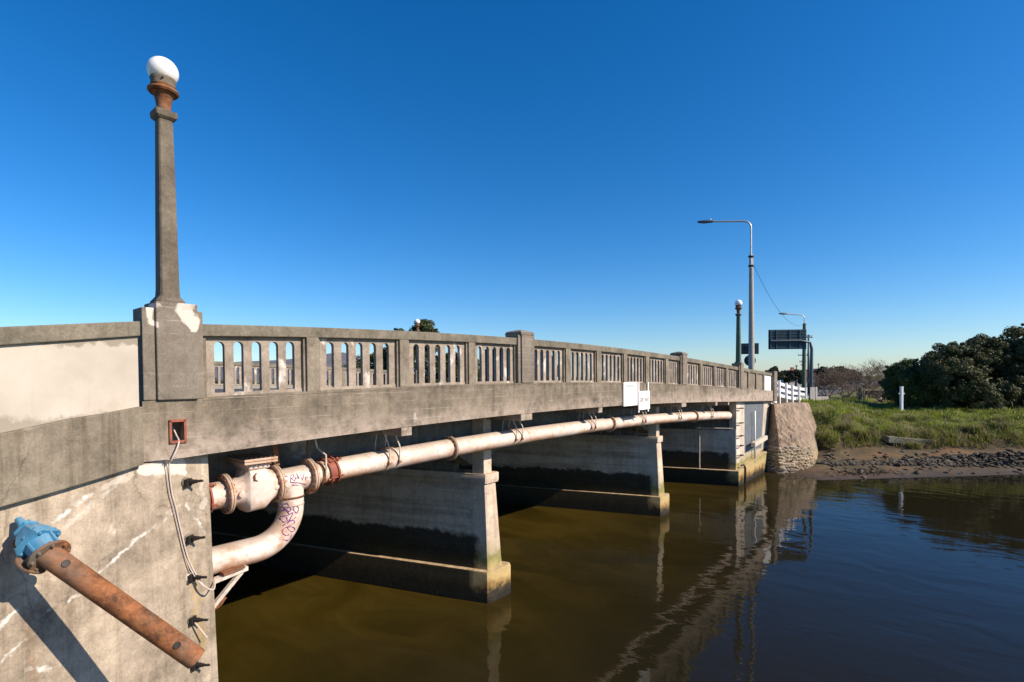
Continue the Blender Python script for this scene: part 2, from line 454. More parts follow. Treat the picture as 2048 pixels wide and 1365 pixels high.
M['hill'] = plain('hill scrub', (.13, .13, .135), 1., var=.25, sc=.02)
M['roof'] = plain('terracotta roof', (.42, .17, .10), .8, var=.2, sc=2)
M['housewall'] = plain('pale house wall', (.55, .52, .48), .8, var=.1, sc=1)
M['glass'] = plain('dark window glass', (.03, .035, .045), .12, var=.1)
M['carpaint'] = plain('dark navy car paint', (.012, .016, .026), .25, .2, .1, 1)
M['tyre'] = plain('black rubber', (.018, .018, .018), .85)
M['redlens'] = plain('red tail light lens', (.55, .02, .05), .25)

# ------------------------------------------------------------------ mesh helpers
class MB:
    def __init__(s):
        s.v = []; s.f = []
    def quadbox(s, p):                     # 8 points: bottom loop of four, top loop of four
        o = len(s.v); s.v += [tuple(q) for q in p]
        s.f += [(o+3, o+2, o+1, o), (o+4, o+5, o+6, o+7)] + [(o+i, o+(i+1) % 4, o+4+(i+1) % 4, o+4+i) for i in range(4)]
        return s
    def box(s, x0, x1, y0, y1, z0, z1):
        return s.quadbox([(x0, y0, z0), (x1, y0, z0), (x1, y1, z0), (x0, y1, z0), (x0, y0, z1), (x1, y0, z1), (x1, y1, z1), (x0, y1, z1)])
    def obox(s, c, ax, ay, az, hx, hy, hz):   # oriented box
        c = Vector(c); ax = Vector(ax).normalized() * hx; ay = Vector(ay).normalized() * hy; az = Vector(az).normalized() * hz
        return s.quadbox([c-ax-ay-az, c+ax-ay-az, c+ax+ay-az, c-ax+ay-az, c-ax-ay+az, c+ax-ay+az, c+ax+ay+az, c-ax+ay+az])
    def loft(s, loops, caps=True, closed=True):
        o = len(s.v); n = len(loops[0])
        for l in loops: s.v += [tuple(q) for q in l]
        m = n if closed else n - 1
        for k in range(len(loops) - 1):
            for i in range(m):
                a = o + k*n + i; b = o + k*n + (i+1) % n
                s.f.append((a, b, b + n, a + n))
        if caps and closed:
            s.f.append(tuple(range(o + n - 1, o - 1, -1)))
            s.f.append(tuple(range(o + (len(loops)-1)*n, o + len(loops)*n)))
        return s
    def tube(s, pts, r, n=8, caps=True, flat=1.0):
        pts = [Vector(p) for p in pts]
        rs = r if isinstance(r, (list, tuple)) else [r] * len(pts)
        loops = []; prev = None
        for i, p in enumerate(pts):
            d = (pts[min(i+1, len(pts)-1)] - pts[max(i-1, 0)]).normalized()
            if prev is None:
                u = d.orthogonal().normalized()
            else:
                u = prev - d * prev.dot(d)
                u = u.normalized() if u.length > 1e-6 else d.orthogonal().normalized()
            prev = u; w = d.cross(u)
            loops.append([p + u*math.cos(2*PI*k/n)*rs[i] + w*math.sin(2*PI*k/n)*rs[i] for k in range(n)])
        return s.loft(loops, caps)
    def lathe(s, prof, c=(0, 0, 0), ax=(0, 0, 1), n=24, caps=True):   # prof: list of (distance along the axis, radius)
        ax = Vector(ax).normalized(); u = ax.orthogonal().normalized(); w = ax.cross(u); c = Vector(c)
        return s.loft([[c + ax*a + (u*math.cos(2*PI*k/n) + w*math.sin(2*PI*k/n))*r for k in range(n)] for a, r in prof], caps)
    def sphere(s, c, r, n=20, m=12, sz=1.):
        return s.lathe([(-math.cos(PI*k/m)*r*sz, max(1e-4, math.sin(PI*k/m)*r)) for k in range(m+1)], c, n=n)
    def build(s, name, m, parent=None, smooth=False, bevel=0., share=None, auto=None):
        me = bpy.data.meshes.new(name)
        me.from_pydata(s.v, [], s.f); me.update()
        return link(name, me, m, parent, smooth, bevel, auto)

def link(name, me, m=None, parent=None, smooth=False, bevel=0., auto=None):
    if m is not None and not me.materials:
        me.materials.append(M[m] if isinstance(m, str) else m)
    if smooth:
        me.polygons.foreach_set('use_smooth', [True] * len(me.polygons))
    if auto:
        me.polygons.foreach_set('use_smooth', [True] * len(me.polygons))
        me.set_sharp_from_angle(angle=math.radians(auto))
    o = bpy.data.objects.new(name, me)
    COL.objects.link(o)
    if parent is not None:
        o.parent = parent
    if bevel:
        b = o.modifiers.new('bevel', 'BEVEL'); b.width = bevel; b.segments = 2; b.limit_method = 'ANGLE'; b.angle_limit = math.radians(40)
    return o

def fast_mesh(name, verts, faces):
    """verts (N,3), faces (K,3 or 4) arrays"""
    me = bpy.data.meshes.new(name)
    verts = np.ascontiguousarray(verts, np.float32); faces = np.ascontiguousarray(faces, np.int32)
    k = faces.shape[1]
    me.vertices.add(len(verts)); me.vertices.foreach_set('co', verts.ravel())
    me.loops.add(faces.size); me.loops.foreach_set('vertex_index', faces.ravel())
    me.polygons.add(len(faces)); me.polygons.foreach_set('loop_start', np.arange(0, faces.size, k, dtype=np.int32))
    me.update(calc_edges=True); me.validate()
    return me

def tag(o, label=None, cat=None, group=None, kind=None):
    if label: o['label'] = label
    if cat: o['category'] = cat
    if group: o['group'] = group
    if kind: o['kind'] = kind
    return o

def thing(name, label, cat, loc=(0, 0, 0), group=None):
    o = bpy.data.objects.new(name, None); COL.objects.link(o)
    o.empty_display_size = .3; o.location = loc
    tag(o, label, cat, group)
    return o

class At:
    """parent whose local frame is the world frame shifted to loc: parts given in world coordinates are stored relative to it"""
def build_at(mb, name, m, root, **kw):
    l = root.matrix_basis.translation if root.parent is None else root.matrix_basis.translation + root.parent.matrix_basis.translation
    mb.v = [(a[0]-l.x, a[1]-l.y, a[2]-l.z) for a in mb.v]
    return mb.build(name, m, root, **kw)

def copy_tree(o, parent=None, loc=None):
    kids = list(o.children)
    c = o.copy(); COL.objects.link(c)
    if parent is not None: c.parent = parent
    if loc is not None: c.location = loc
    for k in kids: copy_tree(k, c)
    return c

# ------------------------------------------------------------------ levels along the bridge
_s = np.array([.43, 2.19, 4.2, 8.2, 12.3, 15.9, 19.6, 23.5, 27.6, 29.9, 33.5, 36.2])
_led = np.polyfit(_s, [5.90, 5.965, 6.0, 6.05, 6.0, 5.935, 5.83, 5.70, 5.54, 5.43, 5.28, 5.16], 3)
_top = np.polyfit(_s, [7.04, 7.09, 7.155, 7.24, 7.215, 7.15, 7.04, 6.89, 6.72, 6.58, 6.45, 6.35], 3)
_bot = np.polyfit(_s, [5.035, 5.095, 5.175, 5.215, 5.185, 5.13, 5.06, 4.92, 4.78, 4.70, 4.58, 4.49], 3)
_pip = np.polyfit([2.9, 4.4, 6.2, 8.6, 12.7, 14.2, 16.6, 20.4, 22.6, 25, 28], [4.345, 4.40, 4.49, 4.50, 4.475, 4.475, 4.42, 4.34, 4.24, 4.12, 3.95], 3)
def led(s): return float(np.polyval(_led, s))
def top(s): return float(np.polyval(_top, s))
def bot(s): return float(np.polyval(_bot, s))
def pipz(s): return float(np.polyval(_pip, s)) if s > 2.9 else 4.20 + .05 * s
SK = .31            # the piers and the far side are skewed: x shifts -SK per metre across
WID = 20.1          # to the far balustrade
def frange(a, b, step):
    n = max(1, int(math.ceil((b - a) / step))); return [a + (b - a) * i / n for i in range(n + 1)]
def sweep(mb, ss, sec, skew=False):
    return mb.loft([[(s - (SK * y if skew else 0), y, z) for y, z in sec(s)] for s in ss])

# ------------------------------------------------------------------ ground and water
def sw_far(y):
    if y >= 0: return 33.9 - SK * y
    if y >= -3.4: return 33.9 + y * .44
    return 32.4 + (-3.4 - y) * 1.0
def roadz(s):
    if s < -1: return led(0) - .18 + (s + 1) * .09 if s > -20 else led(0) - .18 - 1.71
    if s < 36: return led(s) - .18
    return float(np.interp(s, [36, 41, 47, 55, 80, 200, 700], [led(36) - .18, 4.55, 4.15, 3.95, 3.75, 3.7, 3.6]))
def hsh(x, y):
    return (math.sin(x * 1.7 + 2.1 * math.sin(y * .9)) + math.sin(y * 2.3 + 1.3 * math.sin(x * 1.1)) + .6 * math.sin(3.9 * x + 2.7 * y) + .5 * math.sin(6.1 * y - 4.3 * x)) / 3.1
def groundz(x, y):
    d = (x - sw_far(y)) * (.72 if y < -3.4 else .93)
    dn = (-1.2 - SK * y if y > 0 else -1.2 - .1 * y) - x
    if d > 0:
        sq = 1.0 - .042 * max(0, -y - 6) if y < -6 else 1.
        sq = max(.62, sq)
        d2 = d / sq
        z = float(np.interp(d2, [0, .7, 2.2, 4.4, 6.4, 6.75, 8.4, 12, 20, 60], [0, .10, .34, .62, .95, 1.60, 2.2, 3.0, 3.35, 3.5]))
        z += hsh(x * .8, y * .8) * min(.16, .03 + .05 * d) * (1 if d2 > 6 else .35)
        if d2 > 6.7: z += hsh(x * 1.9 + 3, y * 1.9) * .15 * min(1, (d2 - 6.7) / 1.2) * (1 if d2 < 40 else 0)
        # road embankment
        if x > 33.5:
            e = min(max((y + 5.0) / 4.5, 0), 1) if y < 10 else min(max((29 - y) / 5., 0), 1)
            e = e * e * (3 - 2 * e)
            if x < 37.4:
                if y < .5: e = 0
            elif x < 43 and y < -.2: e = 0
            elif x < 46.5 and y < -.2: e *= (x - 43) / 3.5
            k = roadz(x) - .16
            if k > z: z = z + (k - z) * e
            if 0 < y < 20.5 and x > 36.5: z = min(z, k)
        return z
    if dn > 0:
        z = float(np.interp(dn, [0, 2, 6, 14, 30], [-.3, .5, 1.2, 2.2, 3.4]))
        if 0.8 < y < 19.5: z = min(roadz(x) - .3, z + 3)
        return z
    return -max(.0, min(1.5, .35 * min(-d, -dn)))- .02

def axis_pts(segs):
    o = []
    for a, b, st in segs: o += list(np.arange(a, b, st))
    return o + [segs[-1][1]]
gx = axis_pts([(-3000, -400, 650), (-400, -60, 60), (-60, -4, 7), (-4, 27, 1.6), (27, 62, .5), (62, 100, 1.6), (100, 200, 10), (200, 600, 60), (600, 3600, 500)])
gy = axis_pts([(-3000, -400, 650), (-400, -60, 50), (-60, -30, 3), (-30, 3, .5), (3, 30, 1.5), (30, 80, 6), (80, 400, 50), (400, 3600, 500)])
gv = np.array([(x, y, groundz(x, y)) for y in gy for x in gx]); nx = len(gx)
gf = np.array([(j*nx+i, j*nx+i+1, (j+1)*nx+i+1, (j+1)*nx+i) for j in range(len(gy)-1) for i in range(nx-1)])
me = fast_mesh('ground', gv, gf)
tag(link('ground', me, 'ground', smooth=True), kind='structure')
w = MB().box(-220, 260, -420, 420, -.06, 0)
w.v = [(x - SK * y * .0, y, z) for x, y, z in w.v]
tag(w.build('water', 'water'), kind='structure')

# road, kerbs, footpaths, lane lines (they run on past the bridge)
ss = frange(-60, 36, 2) + frange(36, 60, 1.5)[1:] + frange(60, 420, 20)[1:]
def lay(name, m, y0, y1, dz, th=.05, ss_=ss, skew=True):
    b = MB(); b.loft([[((s - (SK * y if skew and s < 36 else 0)), y, roadz(s) + z) for y, z in ((y0, dz - th), (y1, dz - th), (y1, dz), (y0, dz))] for s in ss_])
    return tag(b.build(name, m), kind='structure')
lay('road', 'asphalt', 2.42, 17.7, 0)
ssb = [s for s in ss if s <= 60]
lay('pavement', 'path', .13, 2.4, .14, .34, ssb)
lay('pavement', 'path', 17.72, 19.97, .14, .34, ssb)
for i, yy in enumerate((6.2, 13.9)):
    b = MB()
    for s in np.arange(-12, 120, 7.):
        b.loft([[(q - (SK * y if q < 36 else 0), y, roadz(q) + .007) for y in (yy - .06, yy + .06)] + [(q - (SK * y if q < 36 else 0), y, roadz(q) + .002) for y in (yy + .06, yy - .06)] for q in (s, s + 1.5, s + 3)])
    tag(b.build('road_line', 'linepaint'), kind='structure')

# ------------------------------------------------------------------ the bridge itself
br = thing('road_bridge', 'long low concrete road bridge on tapered piers across the brown river', 'bridge', (14, 0, 0))
SB = frange(.57, 28.2, 1.0)
b = MB(); sweep(b, SB, lambda s: [(.135, led(s) - .52), (WID - .14, led(s) - .52), (WID - .14, led(s) - .24), (.135, led(s) - .24)], True)
build_at(b, 'deck_slab', 'under', br)
# fascia beam: the end block keeps a real hole for the rusty frame
b = MB(); sweep(b, [-.35] + frange(.22, 28.2, .6), lambda s: [(-.15, bot(s)), (.13, bot(s)), (.13, led(s)), (-.15, led(s))])
b = MB(); sweep(b, frange(.16, 28.3, .6), lambda s: [(-.15, bot(s)), (.13, bot(s)), (.13, led(s)), (-.15, led(s))])
sweep(b, [-.36, -.02], lambda s: [(-.15, bot(.1)), (.13, bot(.1)), (.13, led(s)), (-.15, led(s))])
sweep(b, [-.02, .16], lambda s: [(-.15, bot(.1)), (.13, bot(.1)), (.13, 5.27), (-.15, 5.27)])
sweep(b, [-.02, .16], lambda s: [(-.15, 5.58), (.13, 5.58), (.13, led(s)), (-.15, led(s))])
b.box(-.019, .159, .06, .128, 5.271, 5.579)
build_at(b, 'fascia_beam', 'fascia', br)
b = MB(); sweep(b, frange(0, 28.2, 1.2), lambda s: [(WID - .13, bot(s)), (WID + .15, bot(s)), (WID + .15, led(s)), (WID - .13, led(s))], True)
build_at(b, 'fascia_beam', 'fascia', br)
# shallow proud line on top of the fascia
b = MB(); sweep(b, frange(.42, 28.2, .6), lambda s: [(-.157, led(s) - .045), (-.151, led(s) - .045), (-.151, led(s) - .002), (-.157, led(s) - .008)])
build_at(b, 'drip_ledge', 'fascia', br)
# cross beams whose stub ends show under the fascia
for s0, hw in ((4.33, .14), (8.45, .25), (12.43, .13), (16.12, .13), (19.7, .26), (24.0, .13), (25.95, .10)):
    b = MB(); z1 = bot(s0) + .06; z0 = bot(s0) - .19
    b.loft([[(s0 + a - SK * max(0, y - .6), y, z) for a, z in ((-hw, z0), (hw, z0), (hw, z1), (-hw, z1))] for y in (-.135, .6, WID - .2)])
    build_at(b, 'cross_beam', 'fascia', br, bevel=.012)
# longitudinal girders with haunches over the piers
PS = (8.50, 19.92)
def gird_z(s, y):
    base = led(s) - 1.62
    for p in PS + (.6, 28.6):
        d = abs(s - p)
        if d < 2.0: base = min(base, base - (base - 3.60) * (1 - d / 2.0) ** 1.7)
    return base
for y0 in (1.35, 4.9, 8.4, 11.9, 15.4, 18.6):
    b = MB(); sweep(b, frange(.6, 28.25, .35), lambda s: [(y0, gird_z(s, y0)), (y0 + .42, gird_z(s, y0)), (y0 + .42, led(s) - .5), (y0, led(s) - .5)], True)
    build_at(b, 'girder', 'under', br)
def pier_plan(sp, h, y0, y1, z, nose):
    """plan outline with a rounded nose on both ends"""
    o = []
    for k in range(9):
        a = PI * k / 8; ca, sa = math.cos(a), math.sin(a)
        ca = math.copysign(abs(ca) ** .62, ca); sa = sa ** .62
        o.append((sp - SK * y0 + ca * h, y0 + nose - sa * nose, z))
    for k in range(9):
        a = PI * k / 8
        o.append((sp - SK * y1 - math.cos(a) * h, y1 - nose + math.sin(a) * nose, z))
    return o
for sp in PS:
    pr = thing('pier', None, None); pr.parent = br
    pr.location = (sp - 14, 1, 0)
    b = MB().loft([pier_plan(sp, .32, .84, 19.3, .82, .10), pier_plan(sp, .275, .9, 19.3, 2.0, .09), pier_plan(sp, .24, .97, 19.3, 3.26, .08)])
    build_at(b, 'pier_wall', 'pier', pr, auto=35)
    b = MB().loft([pier_plan(sp, .53, .70, 19.5, -2, .13), pier_plan(sp, .53, .70, 19.5, .78, .13), pier_plan(sp, .51, .72, 19.5, .85, .12)])
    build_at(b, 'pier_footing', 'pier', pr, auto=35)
    b = MB().loft([pier_plan(sp, .29, .91, 19.4, 3.24, .09), pier_plan(sp, .30, .90, 19.4, 3.30, .09), pier_plan(sp, .30, .90, 19.4, 3.49, .09), pier_plan(sp, .285, .92, 19.4, 3.51, .09)])
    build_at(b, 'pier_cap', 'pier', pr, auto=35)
    b = MB()
    sx = sp - SK * 1.2
    b.loft([[(sx - .17 , 1.0, z), (sx + .15, 1.0, z), (sx + .15 - .1, 1.36, z), (sx - .17 - .1, 1.36, z)] for z in (3.5, bot(sx) - .1)])
    build_at(b, 'pier_post', 'pier', pr, bevel=.015)
    b = MB().loft([[(sp - SK*y + a, y, z) for a, y in ((-.1, 2.0), (.1, 2.0), (.1, 19), (-.1, 19))] for z in (3.5, led(sp) - .5)])
    build_at(b, 'pier_diaphragm', 'under', pr)

# ------------------------------------------------------------------ balustrade along the near side
BAYS = [(.47, 2.146), (2.377, 4.211), (4.449, 6.27), (6.50, 8.10), (8.82, 10.449), (10.724, 12.282), (12.576, 14.172), (14.441, 15.969), (16.28, 17.852), (18.107, 19.32), (20.08, 21.839), (22.173, 23.805), (24.106, 25.695), (26.031, 27.70)]
def balustrade(root, side, bays, pillars, arch_n):
    """side 0: near line; side 1: far line (skewed, seen from behind). Frame in local y: outer face at yo, going inwards by sg"""
    sg = 1 if side == 0 else -1
    Y0 = 0 if side == 0 else WID
    off = 0 if side == 0 else -SK * WID
    ys = lambda v: Y0 + sg * v
    def P(s, v, z): return (s + off, ys(v), z)
    def sec(v0, v1, z0, z1):
        return [(ys(v0), z0), (ys(v1), z0), (ys(v1), z1), (ys(v0), z1)]
    def sw(mb, ss, v0, v1, zf0, zf1):
        mb.loft([[(s + off, y, z) for y, z in sec(v0, v1, zf0(s), zf1(s))] for s in ss]); return mb
    RH = .185
    # handrail pieces between pillars
    edges = [bays[0][0] - .07] + [e for p in pillars for e in p] + [bays[-1][1] + .10]
    for a, c in zip(edges[0::2], edges[1::2]):
        mb = MB(); sw(mb, frange(a, c, .5), -.10, .13, lambda s: top(s) - RH, top)
        build_at(mb, 'handrail', 'copingm', root, bevel=.014)
    # posts between bays
    for (a0, a1), (b0, b1) in zip(bays[:-1], bays[1:]):
        if b0 - a1 < .5:
            mb = MB(); sw(mb, [a1, b0], -.098, .11, lambda s: led(s) - .002, lambda s: top(s) - RH + .002)
            build_at(mb, 'post', 'parapet', root, bevel=.01)
    for (a, c) in bays:
        pn = bpy.data.objects.new('balustrade_panel', None); COL.objects.link(pn); pn.parent = root
        mid = (a + c) / 2
        pn.location = Vector((mid + off, Y0, led(mid))) - root.location
        fr = .045
        # frame strips stepped back from the post face
        for x0, x1 in ((a, a + fr), (c - fr, c)):
            mb = MB(); sw(mb, [x0, x1], -.052, .10, lambda s: led(s) - .002, lambda s: top(s) - RH + .002)
            build_at(mb, 'panel_frame', 'parapet', pn)
        x0, x1 = a + fr, c - fr
        n = arch_n; W = x1 - x0; slot = .155; bal = (W - n * slot) / (n + 1)
        if (n + 1) * .1 + n * slot > W:
            slot = W * .085; bal = (W - n * slot) / (n + 1)
        zo = lambda s: top(s) - RH - .075          # crown of the openings
        zs = lambda s: led(s) + .055               # sill of the openings
        r = slot / 2
        prof = []
        x = x0
        for k in range(n):
            prof += [(x, zo(x + bal + r) - r), (x + bal, zo(x + bal + r) - r)]
            for q in range(1, 8):
                t = PI - PI * q / 8
                prof.append((x + bal + r + math.cos(t) * r, zo(x + bal + r) - r + math.sin(t) * r))
            x += bal + slot
            prof.append((x, zo(x - r) - r))
        prof.append((x1, zo(x1) - r))
        mb = MB()
        T0, T1 = .0, .085
        mb.loft([[P(px, T0, pz), P(px, T1, pz), P(px, T1, top(px) - RH + .003), P(px, T0, top(px) - RH + .003)] for px, pz in prof])
        build_at(mb, 'arch_head', 'baluster', pn)
        mb = MB(); sw(mb, [x0, mid, x1], T0 - .012, T1 + .012, lambda s: led(s) - .002, zs)
        build_at(mb, 'sill', 'baluster', pn)
        x = x0
        for k in range(n + 1):
            mb = MB(); e = .0035 if 0 < k < n else .0035
            xa = x + (.001 if k == 0 else 0); xb = x + bal - (.001 if k == n else 0)
            mb.loft([[P(xx, v, z) for v, z in ((T0 + e, zs(xx) - .02), (T1 - e, zs(xx) - .02), (T1 - e, zo(xx) - r + .02), (T0 + e, zo(xx) - r + .02))] for xx in (xa, xb)])
            build_at(mb, 'baluster', 'baluster', pn)
            x += bal + slot
def mid_pillar(root, s0, hw, side):
    sg = 1 if side == 0 else -1; Y0 = 0 if side == 0 else WID; off = 0 if side == 0 else -SK * WID
    mb = MB(); zt = top(s0)
    def bx(h, v0, v1, z0, z1): 
        ya, yb = sorted((Y0 + sg*v0, Y0 + sg*v1)); mb.box(s0 + off - h, s0 + off + h, ya, yb, z0, z1)
    bx(hw, -.14, .30, led(s0) - .004, zt + .085)
    bx(hw * .70, -.185, .37, led(s0) - .003, zt + .085)
    bx(hw * .80, -.19, .375, zt + .0855, zt + .16)
    h = hw * .78; ya, yb = sorted((Y0 + sg * -.18, Y0 + sg * .365)); ym = (ya + yb) / 2
    mb.loft([[(s0+off-h*k, ym-(ym-ya)*k, z), (s0+off+h*k, ym-(ym-ya)*k, z), (s0+off+h*k, ym+(ym-ya)*k, z), (s0+off-h*k, ym+(ym-ya)*k, z)] for k, z in ((1, zt + .158), (.92, zt + .19), (.15, zt + .245))])
    build_at(mb, 'pillar', 'pillar', root, bevel=.012)
def lamp_pillar(root, s0, side):
    sg = 1 if side == 0 else -1; Y0 = 0 if side == 0 else WID; off = 0 if side == 0 else -SK * WID
    mb = MB(); zl = led(s0); 
    def bx(x0, x1, v0, v1, z0, z1):
        ya, yb = sorted((Y0 + sg*v0, Y0 + sg*v1)); mb.box(s0 + off + x0, s0 + off + x1, ya, yb, z0, z1)
    bx(-.375, .41, -.158, .24, zl - .003, zl + 1.31)
    bx(-.215, .325, -.205, .31, zl - .003, zl + 1.405)
    build_at(mb, 'lamp_pillar', 'pillar', root, bevel=.014)

nb = thing('balustrade', 'weathered concrete balustrade with arched slots along the river side of the bridge', 'balustrade', (0, 0, 5.8))
balustrade(nb, 0, BAYS, [(8.10, 8.82), (19.32, 20.08)], 5)
mid_pillar(nb, 8.46, .36, 0); mid_pillar(nb, 19.70, .38, 0)
lamp_pillar(nb, .03, 0); lamp_pillar(nb, 28.16, 0)
fb = thing('balustrade', 'opposite concrete balustrade seen through the slots across the road', 'balustrade', (-6, WID, 5.8))
fbays = [b_ for b_ in BAYS]
balustrade(fb, 1, fbays, [(8.10, 8.82), (19.32, 20.08)], 5)
mid_pillar(fb, 8.46, .36, 1); mid_pillar(fb, 19.70, .38, 1)
lamp_pillar(fb, .03, 1); lamp_pillar(fb, 28.16, 1)

# ------------------------------------------------------------------ globe lamps
def make_lamp():
    r = thing('lamp_post', 'tall concrete globe lamp with rusty collar above the curving white wall panel', 'lamp post', (.03, 0, led(.03) + 1.405), 'globe lamps on the bridge')
    b = MB()
    def sq(h, z, ch=.22):
        c = h * ch
        return [(-h + c, -h, z), (h - c, -h, z), (h, -h + c, z), (h, h - c, z), (h - c, h, z), (-h + c, h, z), (-h, h - c, z), (-h, -h + c, z)]
    b.loft([sq(.185, -.002), sq(.185, .03), sq(.17, .045), sq(.132, .10, .2), sq(.125, .2, .2), sq(.108, 1.6, .2), sq(.093, 2.66, .2)])
    b.build('shaft', 'shaft', r, bevel=.006)
    b = MB().loft([sq(.10, 2.655, .1), sq(.135, 2.69, .1), sq(.14, 2.74, .1), sq(.14, 2.775, .1), sq(.10, 2.785, .1)])
    b.build('shaft_cap', 'shaft', r, bevel=.006)
    b = MB().lathe([(2.78, .086), (2.80, .09), (2.86, .093), (2.95, .105), (3.02, .125), (3.05, .15), (3.06, .12)], n=20)
    b.build('collar', 'rust', r, auto=40)
    b = MB().lathe([(3.045, .12), (3.05, .18), (3.075, .20), (3.10, .195), (3.112, .165), (3.125, .15), (3.15, .16), (3.16, .13)], n=28)
    b.build('rim', 'iron', r, auto=40)
    b = MB().lathe([(3.15, .12), (3.155, .152), (3.17, .15), (3.225, .158), (3.25, .165), (3.262, .16), (3.262, .10)], n=28)
    gal = b.build('gallery', 'shaft', r, auto=40)
    for k in range(3):
        a = 2*PI*k/3 - 1.9
        MB().lathe([(0, .012), (.04, .012)], (math.cos(a)*.14, math.sin(a)*.14, 3.215), (math.cos(a), math.sin(a), 0), 8).build('screw', 'darkbolt', gal)
    MB().sphere((0, 0, 3.375), .20, 28, 18, .95).build('globe', 'globe', r, smooth=True)
    return r
l0 = make_lamp()
l1 = copy_tree(l0, loc=(28.16, 0, led(28.16) + 1.405))
for ch in l1.children:
    if ch.name.startswith('shaft'):
        ch.material_slots[0].link = 'OBJECT'; ch.material_slots[0].material = M['polegreen']
l1['label'] = 'globe lamp with a greenish shaft at the far end of the bridge'
l2 = copy_tree(l0, loc=(.03 - SK*WID, WID, led(.03) + 1.405)); l2['label'] = 'globe lamp at the near end of the opposite balustrade'
l3 = copy_tree(l0, loc=(28.16 - SK*WID, WID, led(28.16) + 1.405)); l3['label'] = 'globe lamp on the opposite balustrade in front of a leafy tree'

# ------------------------------------------------------------------ near abutment with its curved wing wall
wg = thing('wing_wall', 'curving concrete wing wall with a white painted panel and streaked lower face', 'wall', (-1, -.3, 4))
WP = np.array([(-.385, -.245), (-.62, -.36), (-.86, -.465), (-1.22, -.60), (-1.56, -.70), (-1.87, -.775), (-2.6, -.94), (-4.2, -1.28), (-7, -1.85), (-12, -2.8)])
def normals(p):
    t = np.gradient(p, axis=0); t /= np.linalg.norm(t, axis=1)[:, None]
    return np.stack([-t[:, 1], t[:, 0]], 1) * 1.0       # points to the road side / away from the river
WN = normals(WP)
WN = np.where((WN[:, 1] < 0)[:, None], -WN, WN)
zt_ = np.interp(-WP[:, 0], [.385, .86, 1.22, 1.56, 1.87, 4, 12], [6.99, 6.917, 6.863, 6.812, 6.767, 6.49, 5.6])
zr_ = zt_ - .203
zp_ = np.interp(-WP[:, 0], [.385, .86, 1.22, 1.56, 1.87, 4, 12], [5.812, 5.747, 5.711, 5.648, 5.593, 5.3, 4.4])
zb_ = np.interp(-WP[:, 0], [.385, .86, 1.22, 1.56, 1.87, 4, 12], [5.005, 4.932, 4.877, 4.826, 4.782, 4.5, 3.6])
def ribbon(d0, d1, z0, z1):
    mb = MB()
    mb.loft([[(p[0] + n[0]*d, p[1] + n[1]*d, z) for d, z in ((d0, a), (d1, a), (d1, b), (d0, b))] for p, n, a, b in zip(WP, WN, z0, z1)])
    return mb
build_at(ribbon(.0, .27, zr_, zt_), 'coping', 'copingm', wg, bevel=.014)
build_at(ribbon(.055, .22, zp_ - .02, zr_ + .01), 'parapet_panel', 'panelpaint', wg)
build_at(ribbon(-.012, .34, zb_, zp_), 'band', 'band', wg, bevel=.016)
# lower wall: battered, flush line set back behind the band
LW = [(.572, .125), (-.40, -.14)] + [(p[0] + n[0]*.10, p[1] + n[1]*.10) for p, n in list(zip(WP, WN))[2:]]
zb2 = [bot(.2) - .004, 5.0] + list(zb_[2:] + .02)
mb = MB(); loops = []
for z_, k in ((-1.5, 1.), (2.2, .4), (None, 0.)):
    l = []
    for i, (x, y) in enumerate(LW):
        l.append((x + (.13 * k if i == 0 else 0), y - .10 * k, zb2[i] if z_ is None else z_))
    back = [(-12, 19.9), (.572 - SK*20 + .13 * k, 20.)]
    l += [(x, y, (z_ if z_ is not None else 4.6)) for x, y in back]
    loops.append(l)
n = len(loops[0])
mb.loft(loops, caps=False)
mb.f.append(tuple(range(2*n, 3*n)))
build_at(mb, 'wall_face', 'wingwall', wg)

# ------------------------------------------------------------------ far abutment
fa = thing('far_abutment', 'far concrete abutment with a grey painted patch above a mossy footing', 'abutment', (31, 1, 2))
mb = MB()
XR = 37.6
def inner(y, dx): return (28.2 + dx - SK * y, y)
loops = []
for z_ in (-1.5, 3.12):
    loops.append([(*inner(.14, 0), z_), (34.0, .14, z_), (XR, .14, z_), (XR, 19.9, z_), (*inner(19.9, 0), z_)])
mb.loft(loops)
build_at(mb, 'lower_wall', 'abut', fa)
mb = MB(); 
for dx, y0, y1 in ((.38, .50, 19.9),):
    mb.loft([[(*inner(y0, dx), z_), (XR - .01, y0, z_), (XR - .01, y1, z_), (*inner(y1, dx), z_)] for z_ in (3.1, led(29) - .53)])
build_at(mb, 'back_wall', 'under', fa)
mb = MB(); mb.loft([[(28.2, .14, z0), (XR, .14, z0b), (XR, .52, z0b), (28.2, .52, z0)] for z0, z0b in ((3.12, 3.12), (bot(28.3) - .003, 4.40))])
build_at(mb, 'face_wall', 'abut', fa)
mb = MB()
fp = lambda z, dz: [(27.88, -.10, z), (34.05, -.10, z + dz), (34.05, .6, z + dz), (28.4, .6, z), (28.4 - SK*19, 19.6, z), (27.88 - SK*19, 19.6, z)]
mb.loft([fp(-2, 0), fp(.86, .42), ])
build_at(mb, 'footing', 'abut', fa, bevel=.03)
mb = MB(); mb.loft([[(29.85, y, 1.62), (33.6, y, 1.55), (34.2, y, bot(34.2) - .09), (29.85, y, bot(29.85) - .07)] for y in (.134, .142)])
build_at(mb, 'painted_patch', 'greypaint', fa)
